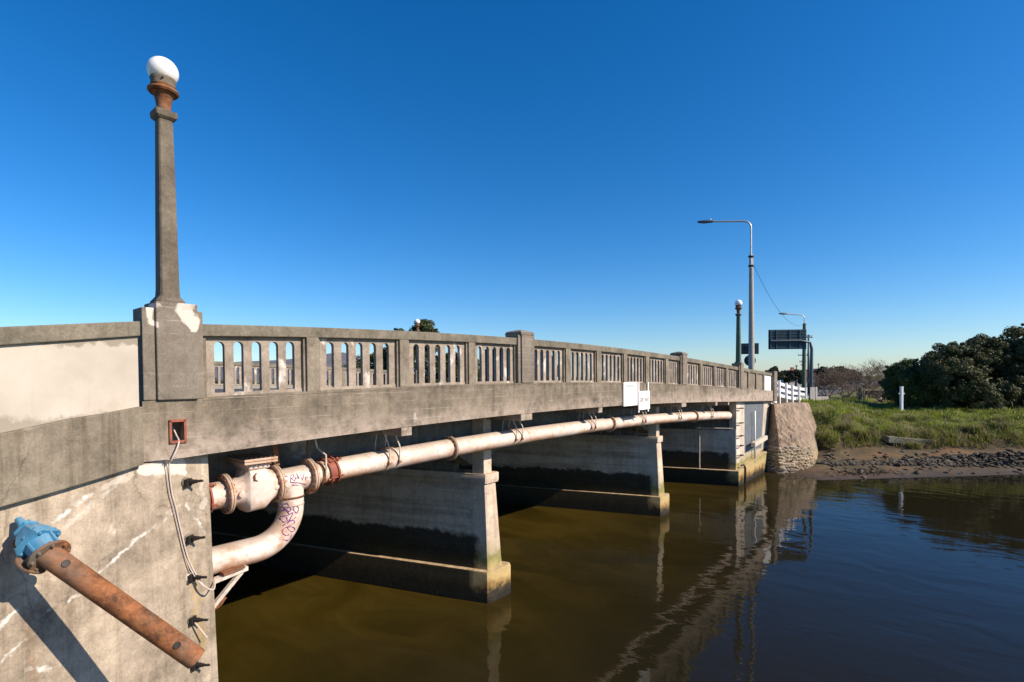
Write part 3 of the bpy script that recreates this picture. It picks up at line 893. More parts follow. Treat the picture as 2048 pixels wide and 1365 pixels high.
# fascia band and parapet past the deck
mb = MB(); sweep(mb, frange(28.305, 36.25, .8), lambda s: [(-.15, bot(s)), (.30, bot(s)), (.30, led(s)), (-.15, led(s))])
build_at(mb, 'fascia_band', 'fascia', fa, bevel=.014)
mb = MB(); sweep(mb, frange(28.62, 35.4, .8), lambda s: [(-.10, top(s) - .19), (.14, top(s) - .19), (.14, top(s)), (-.10, top(s))])
build_at(mb, 'handrail', 'copingm', fa, bevel=.014)
pan = [(28.62, 29.75, 'parapet'), (30.0, 31.45, 'parapet'), (31.7, 33.2, 'parapet'), (33.45, 35.4, 'white')]
for a, c, m_ in pan:
    mb = MB(); sweep(mb, [a, c], lambda s: [(-.03, led(s) - .002), (.08, led(s) - .002), (.08, top(s) - .188), (-.03, top(s) - .188)])
    o = build_at(mb, 'parapet_panel', m_, fa)
    if m_ == 'white': o['label'] = 'white painted parapet panel'
for (a, c) in ((29.75, 30.0), (31.45, 31.7), (33.2, 33.45)):
    mb = MB(); sweep(mb, [a, c], lambda s: [(-.098, led(s) - .002), (.11, led(s) - .002), (.11, top(s) - .188), (-.098, top(s) - .188)])
    build_at(mb, 'post', 'parapet', fa)
mb = MB(); mb.box(35.4, 36.2, -.24, .36, bot(35.8) - .05, top(35.8) + .14)
build_at(mb, 'end_pillar', 'pillar', fa, bevel=.03)
# white quoin strip with step irons
mb = MB(); mb.loft([[(28.2 + .015, y, z) for y, z in ((.131, 1.2), (.139, 1.2), (.139, bot(28.4) - .07), (.131, bot(28.4) - .07))], [(29.0, y, z) for y, z in ((.131, 1.2), (.139, 1.2), (.139, bot(29) - .07), (.131, bot(29) - .07))]])
build_at(mb, 'corner_strip', concrete('pale corner strip', (.50, .42, .35), (.68, .60, .53), streak=.35, tide=.6), fa)
for zz in (4.36, 3.52, 2.78, 2.22, 1.66):
    mb = MB().tube([(28.3, .13, zz), (28.3, -.07, zz), (28.9, -.07, zz - .02), (28.9, .13, zz - .02)], .03, 6)
    build_at(mb, 'step_iron', 'darkbolt', fa)
# tide gauge pole, leaning timber, drain pipes
mb = MB().tube([(31.45, -.02, 1.1), (31.45, -.02, 4.05)], .055, 8); o = build_at(mb, 'gauge_pole', 'white', fa, smooth=True)
mb = MB().obox((31.62, -.25, 2.20), (1, 0, .06), (0, 1, 0), (0, 0, 1), 1.45, .12, .13)
build_at(mb, 'timber_beam', 'timber', fa, bevel=.02)
mb = MB().tube([(27.3, 1.9, .9), (27.3, 1.9, 3.1)], .035, 6); build_at(mb, 'drain_pipe', 'timber', fa)
mb = MB().tube([(28.95, -.16, -.3), (28.95, -.16, .9), (28.7, -.12, 1.12), (28.5, -.05, 1.08)], .05, 7); build_at(mb, 'hose', 'darkbolt', fa)
mb = MB().tube([(27.5, 2.2, 3.20), (28.14, .3, 3.20)], .04, 6); build_at(mb, 'shelf_edge', 'timber', fa)

# ------------------------------------------------------------------ stone revetment beside the far abutment
def perl(x, y, z):
    return (math.sin(2.1*x + 1.7*math.sin(1.3*z + y)) + math.sin(2.7*z + 1.9*math.sin(1.9*x - y)) + .6*math.sin(5.3*x + 3.1*z + y) + .5*math.sin(7.7*z - 4.9*x + 2*y)) / 3.1
rv = thing('stone_revetment', 'battered stone and crumbling render spur below the white fence', 'revetment', (36, -1, 0))
base = [(34.1, .1, -.25), (33.82, -.5, -.25), (33.55, -1.10, -.25), (33.62, -1.22, -.25), (34.0, -1.85, -.2), (34.75, -2.6, -.15), (35.9, -2.72, .0), (38.2, -2.45, .35), (42.2, -1.85, 1.3)]
topc = [(35.9, .1, 4.28), (35.5, -.08, 4.28), (35.25, -.24, 4.30), (35.32, -.27, 4.30), (36.4, -.38, 4.26), (37.4, -.50, 4.24), (39.4, -.66, 4.22), (41.2, -.9, 4.18), (42.6, -1.0, 4.12)]
def cat(pts, n):
    pts = [Vector(p) for p in pts]; out = []
    for i in range(n + 1):
        u = i / n * (len(pts) - 1); k = min(int(u), len(pts) - 2); f = u - k
        p0, p1, p2, p3 = pts[max(k-1, 0)], pts[k], pts[k+1], pts[min(k+2, len(pts)-1)]
        out.append(.5 * ((2*p1) + (p2-p0)*f + (2*p0-5*p1+4*p2-p3)*f*f + (3*p1-p0-3*p2+p3)*f**3))
    return out
NU, NV = 70, 46
bc, tcv = cat(base, NU), cat(topc, NU)
def rev(u, v, push=0.):
    i = min(int(u * NU), NU - 1); f = u * NU - i
    b_ = bc[i].lerp(bc[i+1], f); t_ = tcv[i].lerp(tcv[i+1], f)
    p = b_.lerp(t_, v)
    out = Vector((b_.x - t_.x, b_.y - t_.y, 0)); out = out.normalized() if out.length > 1e-4 else Vector((0, -1, 0))
    bulge = .12 * math.sin(PI * min(1, v)) * min(1, max(0, u - .36) / .15)
    return p + out * (bulge * .5 - .35 * (1 - v) ** 6 * 0 + push), out
gridv = []
for j in range(NV + 1):
    for i in range(NU + 1):
        p, o_ = rev(i / NU, j / NV)
        r_ = perl(p.x * 2.2, p.y * 2.2, p.z * 2.2) * .08 + perl(p.x * 6, p.y * 6, p.z * 6) * .065 + random.uniform(-.02, .02)
        if j == NV: r_ *= .3
        p = p + o_ * r_
        gridv.append(tuple(p))
n1 = NU + 1
gridf = [(j*n1+i, j*n1+i+1, (j+1)*n1+i+1, (j+1)*n1+i) for j in range(NV) for i in range(NU)]
# flat cap towards the bank
oc = len(gridv); gridv.append((41, 1.0, 4.2))
gridf += [(NV*n1+i, NV*n1+i+1, oc) for i in range(NU)]
mb = MB(); mb.v = gridv; mb.f = gridf
build_at(mb, 'render_face', 'render', rv)
def rock_mesh(seed, sx=1., sy=1., sz=1., sub=2, rough=.28, flat=None):
    import bmesh
    r_ = random.Random(seed)
    bm = bmesh.new(); bmesh.ops.create_icosphere(bm, subdivisions=sub, radius=1)
    a = [Vector((r_.gauss(0, 1), r_.gauss(0, 1), r_.gauss(0, 1))).normalized() for _ in range(7)]
    c = [r_.uniform(.55, .95) for _ in a]
    for v in bm.verts:
        p = v.co.copy()
        for q, d in zip(a, c):
            e = p.dot(q)
            if e > d: p -= q * (e - d) * .9
        p *= 1 + r_.uniform(-rough, rough) * .25
        v.co = Vector((p.x * sx, p.y * sy, p.z * sz))
    me = bpy.data.meshes.new('rock'); bm.to_mesh(me); bm.free()
    return me
STONES = [rock_mesh(100 + i, 1, .6, .62, 1) for i in range(9)]
for m_ in STONES: m_.materials.append(M['stone'])
cnt = 0
for v0 in np.arange(.01, .60, .042):
    un = 30
    for k in range(un):
        u = (k + .5 * (int(v0 / .042) % 2) + random.uniform(-.25, .25)) / un * .74 + .01
        if v0 > .36 and random.random() < (v0 - .36) * 4: continue
        if not 0 < u < .75 or cnt > 290: continue
        p, o_ = rev(u, v0 + random.uniform(-.012, .012), random.uniform(-.03, .05))
        ob = bpy.data.objects.new('stone', random.choice(STONES)); COL.objects.link(ob); ob.parent = rv
        ob.location = p - rv.location
        s_ = random.uniform(.10, .19) * (1.15 - .5 * v0)
        ob.scale = (s_ * random.uniform(.9, 1.5), s_, s_)
        ob.rotation_euler = (random.uniform(-.3, .3), random.uniform(-.3, .3), math.atan2(o_.y, o_.x) + PI/2 + random.uniform(-.4, .4)); cnt += 1

# ------------------------------------------------------------------ the water main hung under the fascia
wm = thing('water_main', 'pinkish white water main with rusty joints hung under the bridge edge', 'pipe', (10, .55, 4.3))
R = .225; YP = .55
def axp(s): return Vector((s, YP, pipz(s)))
def adir(s): return (axp(s + .05) - axp(s - .05)).normalized()
mb = MB().tube([axp(s) for s in frange(2.42, 28.0, .5)], R, 28); build_at(mb, 'main_pipe', 'pipe', wm, auto=50)
mb = MB().lathe([(0, R * .99), (.10, R * .99), (.19, R * .90), (.25, R * .7), (.29, R * .4), (.30, .01)], axp(27.95), adir(28), 28); build_at(mb, 'pipe_end', 'pipe', wm, auto=50)
mb = MB().tube([axp(s) for s in frange(.3, 1.2, .3)], R, 28); build_at(mb, 'inlet_pipe', 'pipe', wm, auto=50)
def ringbolts(par, c, d, rad, n, hl, r_=.014):
    mb = MB(); u = d.orthogonal().normalized(); w_ = d.cross(u)
    for k in range(n):
        a = 2*PI*k/n
        q = c + (u*math.cos(a) + w_*math.sin(a)) * rad
        mb.lathe([(-hl - .022, r_*.7), (-hl - .020, r_*1.15), (-hl, r_*1.2), (-hl + .002, r_*.7), (hl - .002, r_*.7), (hl, r_*1.2), (hl + .02, r_*1.15), (hl + .024, r_*.6)], q, d, 6)
    build_at(mb, 'bolt', 'rust', par)
def flange(s, rad, w_, n=16, double=True, m_='pipeflange'):
    c, d = axp(s), adir(s)
    f = thing('flange', None, None); f.parent = wm; f.location = c - wm.location
    g = .008
    mb = MB().lathe([(-w_, R), (-w_, rad - .01), (-w_ + .01, rad), (-g, rad), (-g, rad - .012), (g, rad - .012), (g, rad), (w_ - .01, rad), (w_, rad - .01), (w_, R)], c, d, 40, caps=False)
    mb.v = [tuple(Vector(v) - wm.location - f.location) for v in mb.v]
    mb.build('flange_ring', m_, f, auto=40)
    mb = MB(); u = d.orthogonal().normalized(); q_ = d.cross(u)
    for k in range(n):
        a = 2*PI*(k + .5)/n; q = c + (u*math.cos(a) + q_*math.sin(a)) * (rad - .045) - wm.location - f.location
        mb.lathe([(-w_ - .022, .012), (-w_ - .02, .019), (-w_, .02), (-w_ + .002, .012), (w_ - .002, .012), (w_, .02), (w_ + .02, .019), (w_ + .024, .012)], q, d, 6)
    mb.build('bolt_ring', 'rust', f)
    return f
flange(.99, .345, .038); flange(1.845, .345, .04); flange(2.50, .345, .042)
for s in (6.22, 14.22, 22.6):
    flange(s, .305, .03, 14)
# check valve body between the first two flanges
def sqc(s, hw, zl, zh, e, n=32):
    c = axp(s); l = []
    for k in range(n):
        a = 2*PI*k/n; ca, sa = math.cos(a), math.sin(a)
        x = math.copysign(abs(ca)**(2/e), ca) * hw; z = math.copysign(abs(sa)**(2/e), sa)
        l.append(c + Vector((0, x, z * (zh if z > 0 else zl))))
    return l
va = thing('check_valve', None, None); va.parent = wm; va.location = axp(1.45) - wm.location
def vput(mb, name, m_, **kw):
    mb.v = [tuple(Vector(v) - axp(1.45)) for v in mb.v]; return mb.build(name, m_, va, **kw)
mb = MB().loft([sqc(1.03, .235, .235, .235, 2), sqc(1.18, .25, .25, .25, 2), sqc(1.23, .28, .29, .30, 2.2), sqc(1.265, .31, .36, .39, 3.2), sqc(1.285, .325, .375, .42, 3.6), sqc(1.55, .325, .375, .42, 3.6), sqc(1.60, .31, .36, .38, 3.), sqc(1.70, .29, .30, .29, 2.2), sqc(1.80, .255, .255, .255, 2)])
vput(mb, 'valve_body', 'pipe', auto=45)
cz = axp(1.44).z
def rr(cx, hx, hy, z, y=YP): return [(cx - hx, y - hy, z), (cx + hx, y - hy, z), (cx + hx, y + hy, z), (cx - hx, y + hy, z)]
mb = MB().loft([rr(1.44, .19, .29, cz + .36), rr(1.44, .19, .29, cz + .47)]); vput(mb, 'bonnet_neck', 'pipe', bevel=.03)
for z0, z1 in ((.465, .505), (.512, .555)):
    mb = MB().loft([rr(1.44, .285, .375, cz + z0), rr(1.44, .285, .375, cz + z1)]); vput(mb, 'cover_plate', 'pipeflange', bevel=.008)
mb = MB()
for i in range(7):
    for sx, sy in ((1.2 + i*.08, -.345), (1.2 + i*.08, .345)):
        mb.lathe([(0, .016), (.03, .016)], (sx, YP + sy, cz + .553), (0, 0, 1), 6); mb.lathe([(0, .016), (.025, .016)], (sx, YP + sy, cz + .438), (0, 0, 1), 6)
vput(mb, 'cover_bolts', 'rust')
for s_ in (1.14, 1.74):
    mb = MB().lathe([(.22, .045), (.29, .045), (.295, .035)], axp(s_) , (0, -1, -.05), 12); vput(mb, 'boss', 'pipe', auto=40)
mb = MB().tube([axp(1.335) + Vector((.04, -.30, .30)), axp(1.335) + Vector((0, -.338, .27)), axp(1.335) + Vector((.0, -.340, .20)), axp(1.335) + Vector((.05, -.315, .17))], .014, 6); vput(mb, 'lifting_hook', 'rust')
# tee and down pipe
mb = MB().tube([axp(1.85), axp(2.0), axp(2.2), axp(2.5)], R + .004, 32); build_at(mb, 'tee', 'pipe', wm, auto=50)
dn = [(2.14, YP, 4.30), (2.14, YP, 4.05), (2.14, YP, 3.85)] + [(1.46 + .68*math.cos(a), YP, 3.85 - .68*math.sin(a)) for a in [PI/2*k/14 for k in range(1, 15)]] + [(1.1, YP, 3.17), (.3, YP, 3.17)]
mb = MB().tube(dn, R, 32); build_at(mb, 'bend_pipe', 'pipe', wm, auto=50)
mb = MB().lathe([(-.012, R), (-.010, R + .008), (.010, R + .008), (.012, R)], (2.14, YP, 3.86), (0, 0, 1), 32, caps=False); build_at(mb, 'weld_seam', 'pipeflange', wm, smooth=True)
mb = MB().lathe([(-.02, R), (-.017, R + .010), (.017, R + .010), (.02, R)], (2.14, YP, 4.0), (0, 0, 1), 32, caps=False); build_at(mb, 'weld_seam', 'rust', wm, smooth=True)
# red brown couplings with tie bolts
def coupling(s, hw=.10):
    c, d = axp(s), adir(s)
    k_ = thing('coupling', None, None); k_.parent = wm; k_.location = c - wm.location
    mb = MB().lathe([(-hw, R), (-hw, R + .045), (-hw*.6, R + .055), (-hw*.55, R + .03), (hw*.55, R + .03), (hw*.6, R + .055), (hw, R + .045), (hw, R)], (0, 0, 0), d, 36, caps=False)
    mb.build('sleeve', 'rustpaint', k_, auto=40)
    for a in (200, 305, 65, 128):
        v = Vector((0, math.cos(math.radians(a)), math.sin(math.radians(a)))) * (R + .06)
        mb = MB().lathe([(-hw - .07, .022), (-hw - .03, .022), (-hw - .03, .012), (hw + .03, .012), (hw + .03, .022), (hw + .07, .022)], v, d, 8)
        for e in (-1, 1): mb.obox(v * .93 + d * hw * .8 * e, d, v, d.cross(v), .022, .05, .03)
        mb.build('tie_bolt', 'rustpaint', k_)
coupling(2.93); coupling(.63, .08)
# hangers: two hoops, two bent rods in front, two at the back, a cross bar
def hanger(s, gap=.27, cross=True):
    h = thing('pipe_hanger', None, None); h.parent = wm; c = axp(s); h.location = c - wm.location
    for e in (-.5, .5):
        d = adir(s); q = d * gap * e
        mb = MB().lathe([(-.022, R + .001), (-.022, R + .012), (.022, R + .012), (.022, R + .001)], q, d, 32, caps=False)
        mb.build('strap', 'hang', h, smooth=False)
        zt = bot(s) + .1 - c.z
        mb = MB().tube([q + Vector((0, -R - .03, -.02)), q + Vector((0, -R - .03, .30)), q + Vector((.0, -R + .05, .42)), q + Vector((-.06, -.02, zt))], .016, 7)
        mb.lathe([(-.03, .026), (.0, .028), (.03, .026)], q + Vector((0, -R - .03, .0)), (0, 0, 1), 6)
        mb.build('front_rod', 'hang', h, smooth=False)
        mb = MB().tube([q + Vector((0, R + .03, -.02)), q + Vector((0, R + .03, .32)), q + Vector((.08, R - .02, zt))], .014, 6)
        mb.build('back_rod', 'hang', h)
        mb = MB().obox(q + Vector((0, -R - .02, -.035)), (1, 0, 0), (0, 1, 0), (0, 0, 1), .03, .03, .03); mb.build('clamp_nut', 'rust', h)
    if cross: MB().obox((0, .02, R + .035), (1, 0, 0), (0, 1, 0), (0, 0, 1), gap * .7, .015, .015).build('cross_bar', 'rust', h)
for s in (4.35, 8.68, 12.74, 16.68, 20.4, 24.7): hanger(s)
# single rusty hangers by the valve and by the coupling
for s, y in ((1.83, -.05), ):
    mb = MB().obox((1.83, YP - .06, 4.92), (1, 0, 0), (0, 1, 0), (.10, 0, -1), .05, .012, .30); build_at(mb, 'hanger_plate', 'rust', wm)
mb = MB().tube([(2.72, YP - R - .03, 4.33), (2.72, YP - R - .03, 4.72), (2.66, YP - .05, 4.85), (2.60, YP, 5.2)], .018, 7); build_at(mb, 'hanger_rod', 'hang', wm)
mb = MB().tube([(2.62, YP + R + .03, 4.4), (2.62, YP + R, 5.2)], .016, 7); build_at(mb, 'hanger_rod', 'rust', wm)
mb = MB().lathe([(-.03, R + .001), (-.03, R + .014), (.03, R + .014), (.03, R + .001)], axp(2.70), adir(2.7), 32, caps=False); build_at(mb, 'hanger_strap', 'rust', wm)
# steel bracket under the lower leg
mb = MB()
mb.obox((.90, .36, 2.92), (1, 0, .13), (0, 1, 0), (0, 0, 1), .34, .06, .035); mb.tube([(1.15, .36, 2.92), (.66, .36, 2.45)], .045, 4)
build_at(mb, 'wall_bracket', 'hang', wm)
mb = MB().tube([(.62, .30, 3.22), (.62, .30, 2.86)], .022, 6); build_at(mb, 'bracket_rod', 'hang', wm)
mb = MB().obox((1.0, .36, 2.995), (1, 0, .1), (0, 1, 0), (0, 0, 1), .17, .10, .02); build_at(mb, 'saddle_plate', 'rust', wm)
mb = MB().tube([(.66, .40, 2.40), (.82, .40, 2.46), (.90, .40, 2.56)], .03, 6); build_at(mb, 'bracket_hook', 'rust', wm)
# spray marker strokes lie on the paint
GRAFFITI = [[(1.988,0.355,4.422),(1.965,0.357,4.419),(1.94,0.356,4.417),(1.914,0.355,4.415),(1.901,0.338,4.386),(1.901,0.349,4.351),(1.901,0.36,4.315),(1.914,0.325,4.329),(1.945,0.324,4.336),(1.978,0.326,4.343)],
[(2.02,0.319,4.301),(2.024,0.325,4.342),(2.03,0.335,4.381),(2.041,0.355,4.42),(2.057,0.356,4.424),(2.074,0.357,4.427),(2.09,0.358,4.431),(2.094,0.349,4.417),(2.099,0.344,4.403),(2.097,0.324,4.391),(2.078,0.328,4.384),(2.059,0.332,4.376),(2.038,0.332,4.369),(2.058,0.328,4.353),(2.078,0.323,4.336),(2.101,0.321,4.318)],
[(2.101,0.321,4.318),(2.114,0.323,4.362),(2.138,0.341,4.402),(2.163,0.363,4.444),(2.168,0.345,4.413),(2.169,0.321,4.383),(2.185,0.324,4.347)],
[(2.115,0.323,4.364),(2.135,0.321,4.363),(2.155,0.32,4.363),(2.179,0.325,4.36)],
[(2.219,0.359,4.436),(2.222,0.336,4.396),(2.233,0.326,4.353),(2.246,0.319,4.308),(2.262,0.324,4.351),(2.282,0.335,4.394),(2.308,0.357,4.436)],
[(2.319,0.331,4.381),(2.314,0.324,4.354),(2.311,0.32,4.327),(2.312,0.322,4.297)],
[(2.313,0.322,4.34),(2.327,0.323,4.342),(2.34,0.321,4.344),(2.355,0.322,4.346)],
[(2.025,0.321,4.303),(2.076,0.32,4.292),(2.129,0.322,4.28),(2.183,0.323,4.269),(2.227,0.327,4.252),(2.274,0.335,4.234),(2.322,0.342,4.216)],
[(2.051,0.325,4.253),(2.097,0.326,4.243),(2.14,0.32,4.234),(2.191,0.327,4.222)],
[(2.008,0.363,3.876),(1.982,0.383,3.92),(1.944,0.43,3.903),(1.919,0.481,3.839),(1.928,0.452,3.794),(1.964,0.4,3.807),(2.007,0.362,3.852),(1.966,0.402,3.854),(1.96,0.405,3.819),(2.005,0.361,3.774),(2.034,0.344,3.801),(2.017,0.357,3.851)],
[(2.077,0.328,3.844),(2.072,0.332,3.796),(2.121,0.32,3.727),(2.147,0.322,3.733),(2.168,0.322,3.808),(2.123,0.32,3.854),(2.077,0.328,3.844)],
[(1.897,0.468,3.689),(1.977,0.37,3.7),(2.063,0.33,3.737),(1.967,0.342,3.563)],
[(1.972,0.393,3.794),(2.001,0.356,3.71),(1.91,0.443,3.691),(1.891,0.445,3.646),(1.914,0.382,3.592),(1.953,0.363,3.61)],
[(1.962,0.377,3.678),(1.99,0.339,3.594),(2.114,0.322,3.649)],
[(1.895,0.372,3.537),(2.001,0.336,3.604),(2.082,0.322,3.589),(2.068,0.322,3.544),(1.96,0.331,3.494),(2.015,0.322,3.405),(2.101,0.34,3.412),(2.053,0.32,3.481),(1.949,0.334,3.502),(1.883,0.35,3.472),(1.864,0.339,3.419),(1.914,0.32,3.363),(1.977,0.321,3.366)],
[(1.871,0.321,3.295),(1.961,0.342,3.257),(2.019,0.358,3.27),(2.03,0.341,3.325)]]

mb = MB()
for k, st in enumerate(GRAFFITI):
    if len(st) > 1: q_ = st if k < 9 else cat(st, len(st) * 4); mb.tube(q_, [.0066 + .0024 * math.sin(i * 1.1 + k) for i in range(len(q_))], 6)
o = build_at(mb, 'graffiti', 'purple', wm); o['label'] = 'purple marker tags scrawled on the white pipe'

# ------------------------------------------------------------------ blue valve on a rusty pipe by the wing wall
bv = thing('outlet_pipe', 'rusty pipe slanting down from a blue gate valve on the wing wall', 'pipe', (-1.53, -1.23, 4.24))
P0 = Vector((-1.555, -1.26, 4.26)); P1 = Vector((-0.306, -1.760, 2.755)); d = (P1 - P0).normalized()
def bput(mb, name, m_, par=bv, **kw):
    mb.v = [tuple(Vector(v) - bv.location) for v in mb.v]; return mb.build(name, m_, par, **kw)
L = (P1 - P0).length
mb = MB().lathe([(-.05, .119), (L, .124), (L, .110), (L - .3, .104)], P0, d, 32, caps=False); bput(mb, 'pipe_barrel', 'rust', auto=40)
# the valve stacks up along its own axis, leaning back to the wall
AX = Vector((-.27, .80, .535)).normalized()
VS = .82
SD = Vector((.59, -.72, .37)); SD = (SD - AX * SD.dot(AX)).normalized(); DD = AX.cross(SD)
def vput2(mb, *a_, **k_):
    mb.v = [tuple(P0 + (Vector(v) - P0) * VS) for v in mb.v]; return bput(mb, *a_, **k_)
mb = MB().lathe([(-.02, .05), (-.02, .232), (-.014, .238), (.016, .238), (.022, .232), (.022, .05)], P0, AX, 40); fl = vput2(mb, 'pipe_flange', 'iron', auto=40)
for k in range(8):
    a = 2*PI*(k + .3)/8; q = P0 + (SD*math.cos(a) + DD*math.sin(a)) * .20
    b2 = MB().lathe([(-.058, .010), (-.056, .013), (-.045, .013), (-.044, .021), (-.019, .021), (.02, .012), (.021, .02), (.045, .02), (.05, .012)], q, AX, 6)
    b2.v = [tuple(P0 + (Vector(v) - P0) * VS - bv.location) for v in b2.v]; b2.build('flange_bolt', 'iron', fl)
def ob(h, ha, hb): return [P0 + SD*ha*x + DD*hb*y + AX*h for x, y in ((-1, -1), (1, -1), (1, 1), (-1, 1))]
def oc_(h, ha, hb, c): return [P0 + SD*x + DD*y + AX*h for x, y in ((-ha + c, -hb), (ha - c, -hb), (ha, -hb + c), (ha, hb - c), (ha - c, hb), (-ha + c, hb), (-ha, hb - c), (-ha, -hb + c))]
def ov(h, ha, hb, n=24): return [P0 + SD*ha*math.cos(2*PI*k/n) + DD*hb*math.sin(2*PI*k/n) + AX*h for k in range(n)]
mb = MB().loft([ov(.023, .17, .16), ov(.10, .165, .155), ov(.18, .175, .16), ov(.25, .185, .16)]); vput2(mb, 'valve_body', 'blue', auto=40)
for z0, z1, e in ((.245, .292, 0), (.298, .345, .008)):
    mb = MB().loft([oc_(z0, .222 - e, .175 - e, .05), oc_(z1, .222 - e, .175 - e, .05)]); vput2(mb, 'bonnet_flange', 'blue', bevel=.008)
mb = MB().loft([oc_(.344, .20, .155, .06), oc_(.42, .185, .145, .06), oc_(.50, .145, .12, .05), oc_(.56, .10, .09, .035), oc_(.565, .125, .10, .03), oc_(.605, .12, .10, .03), oc_(.61, .06, .06, .02)]); vput2(mb, 'bonnet', 'blue', bevel=.010)
mb = MB()
for x, y in ((-.17, -.125), (0, -.145), (.17, -.125), (-.17, .125), (.17, .125), (-.195, 0), (.195, 0)):
    mb.lathe([(.225, .014), (.228, .020), (.25, .020), (.251, .012), (.345, .012), (.346, .022), (.372, .022), (.376, .012)], P0 + SD*x + DD*y, AX, 6)
mb = vput2(mb, 'bonnet_bolts', 'blue')
for x in (-.085, .085):
    mb = MB().lathe([(.60, .012), (.64, .012), (.641, .02), (.66, .02)], P0 + SD*x, AX, 6); vput2(mb, 'gland_bolt', 'blue')
mb = MB().loft([ov(.605, .05, .05), ov(.66, .046, .046), ov(.665, .056, .056), ov(.80, .043, .043), ov(.806, .03, .03)]); vput2(mb, 'stem_cap', 'blue', auto=40)
for x, hgt in ((-.19, .15), (.188, .15), (0, .15)):
    mb = MB().obox(P0 + SD*x + DD*(-.155 if x == 0 else 0) + AX*hgt, AX, SD, DD, .09, .014, .02); vput2(mb, 'body_rib', 'blue')
mb = MB().lathe([(.12, .10), (.215, .10), (.216, .185), (.222, .19), (.25, .19), (.256, .185), (.257, .05)], P0 + AX*.13, -SD, 32); vput2(mb, 'side_flange', 'iron', auto=40)
CT = FW.copy() * -1
def on_barrel(s, ang):      # a spot on the pipe skin, turned from the side that faces the river
    u = Vector((0, 0, 1)); u = (u - d*u.dot(d)).normalized(); w_ = d.cross(u); w_ = w_ if w_.y < 0 else -w_
    n = w_*math.cos(ang) + u*math.sin(ang); return P0 + d*s + n*(.112 + .004 * s / L), n
for s_, ang in ((.17, .55), (L - .32, .35)):
    c_, n_ = on_barrel(s_, ang); mb = MB().lathe([(0, .040), (.016, .040), (.016, .031), (.011, .030), (.011, .001)], c_, n_, 18, caps=False); bput(mb, 'branch_hole', 'darkbolt')
mb = MB().tube([P0 + AX*.14, P0 + AX*.14 + Vector((-.05, .30, -.02)), P0 + AX*.14 + Vector((-.10, .62, -.02))], .10, 16); bput(mb, 'back_pipe', 'iron', auto=50)

# ------------------------------------------------------------------ small things on the wing wall
TB = [(.225, .03, 4.627, 'topmost, above the loop of grey cable'), (.232, .03, 3.765, 'second from the top, beside the grey cable'), (.242, .034, 3.173, 'third down, where the grey cable loops'), (.243, .034, 2.52, 'fourth down, with a short white stick'), (.252, .036, 1.822, 'lowest, behind the rusty pipe end')]
wnrm = Vector((.26, -.965, 0)).normalized()
for i, (x, y, z, txt) in enumerate(TB):
    c = Vector((x, y, z)) + wnrm * (.012 + .008 * max(0, 5 - z))
    t = thing('tie_bolt', 'tie bolt in the wing wall edge, ' + txt, 'bolt', c, 'tie bolts down the wing wall edge')
    t.scale = (.84, .84, .84)
    dr = (wnrm + Vector((.5, 0, .12 - .1 * (i > 1)))).normalized()
    MB().lathe([(-.03, .10), (.012, .095), (.03, .08), (.032, .04)], (0, 0, 0), wnrm, 12).build('mortar_pad', 'timber' if i == 2 else 'band', t)
    MB().obox(wnrm * .05, dr, (0, 0, 1), dr.cross(Vector((0, 0, 1))), .02, .07, .07).build('washer', 'darkbolt', t)
    MB().lathe([(.05, .048), (.13, .048), (.13, .038), (.19, .036)], (0, 0, 0), dr, 6).build('nut', 'darkbolt', t)
    MB().lathe([(.0, .024), (.30, .023), (.305, .015)], (0, 0, 0), dr, 8).build('rod', 'darkbolt', t)
# rusty frame round the square hole in the fascia
fr = thing('hole_frame', 'rusty red frame bolted round a square hole in the bridge fascia', 'frame', (.07, -.15, 5.425))
for bx_ in ((-.112, .112, .135, .175), (-.112, .112, -.175, -.135), (-.112, -.078, -.135, .135), (.078, .112, -.135, .135)):
    MB().box(bx_[0], bx_[1], -.028, 0.002, bx_[2], bx_[3]).build('frame_bar', 'rustpaint', fr, bevel=.004)
for x in (-.094, .094):
    for z in (-.155, .155): MB().lathe([(0.024, .013), (.038, .013)], (x, 0, z), (0, -1, 0), 6).build('frame_bolt', 'rust', fr)
cb = thing('cable', 'grey white cable hanging from the hole down the wing wall', 'cable', (.07, -.1, 5.4))
CP = [(.06, .05, 5.50), (.085, -.05, 5.36), (.07, -.19, 5.25), (-.03, -.20, 5.02), (-.03, -.09, 4.95), (.0, -.075, 4.55), (.055, -.065, 4.28), (.12, -.05, 3.93), (.20, -.04, 3.53), (.30, -.06, 3.23), (.40, -.12, 3.02), (.52, -.12, 2.93), (.60, .02, 2.98), (.64, .15, 3.02)]
mb = MB().tube(cat(CP, 60), .0118, 7); mb.v = [tuple(Vector(v) - cb.location) for v in mb.v]; mb.build('main_strand', 'cable', cb, smooth=True)
CP2 = [(x - .035 + .02 * (i > 6), y - .005, z + .01) for i, (x, y, z) in enumerate(CP[3:12])]
mb = MB().tube(cat(CP2, 40), .0075, 6); mb.v = [tuple(Vector(v) - cb.location) for v in mb.v]; mb.build('thin_strand', 'cable', cb, smooth=True)
st_ = MB().tube([(.27, -.08, 2.50), (.42, -.12, 2.22)], .012, 6); o = st_.build('stick', 'cable'); tag(o, 'short white stick hanging below the fourth tie bolt', 'stick')

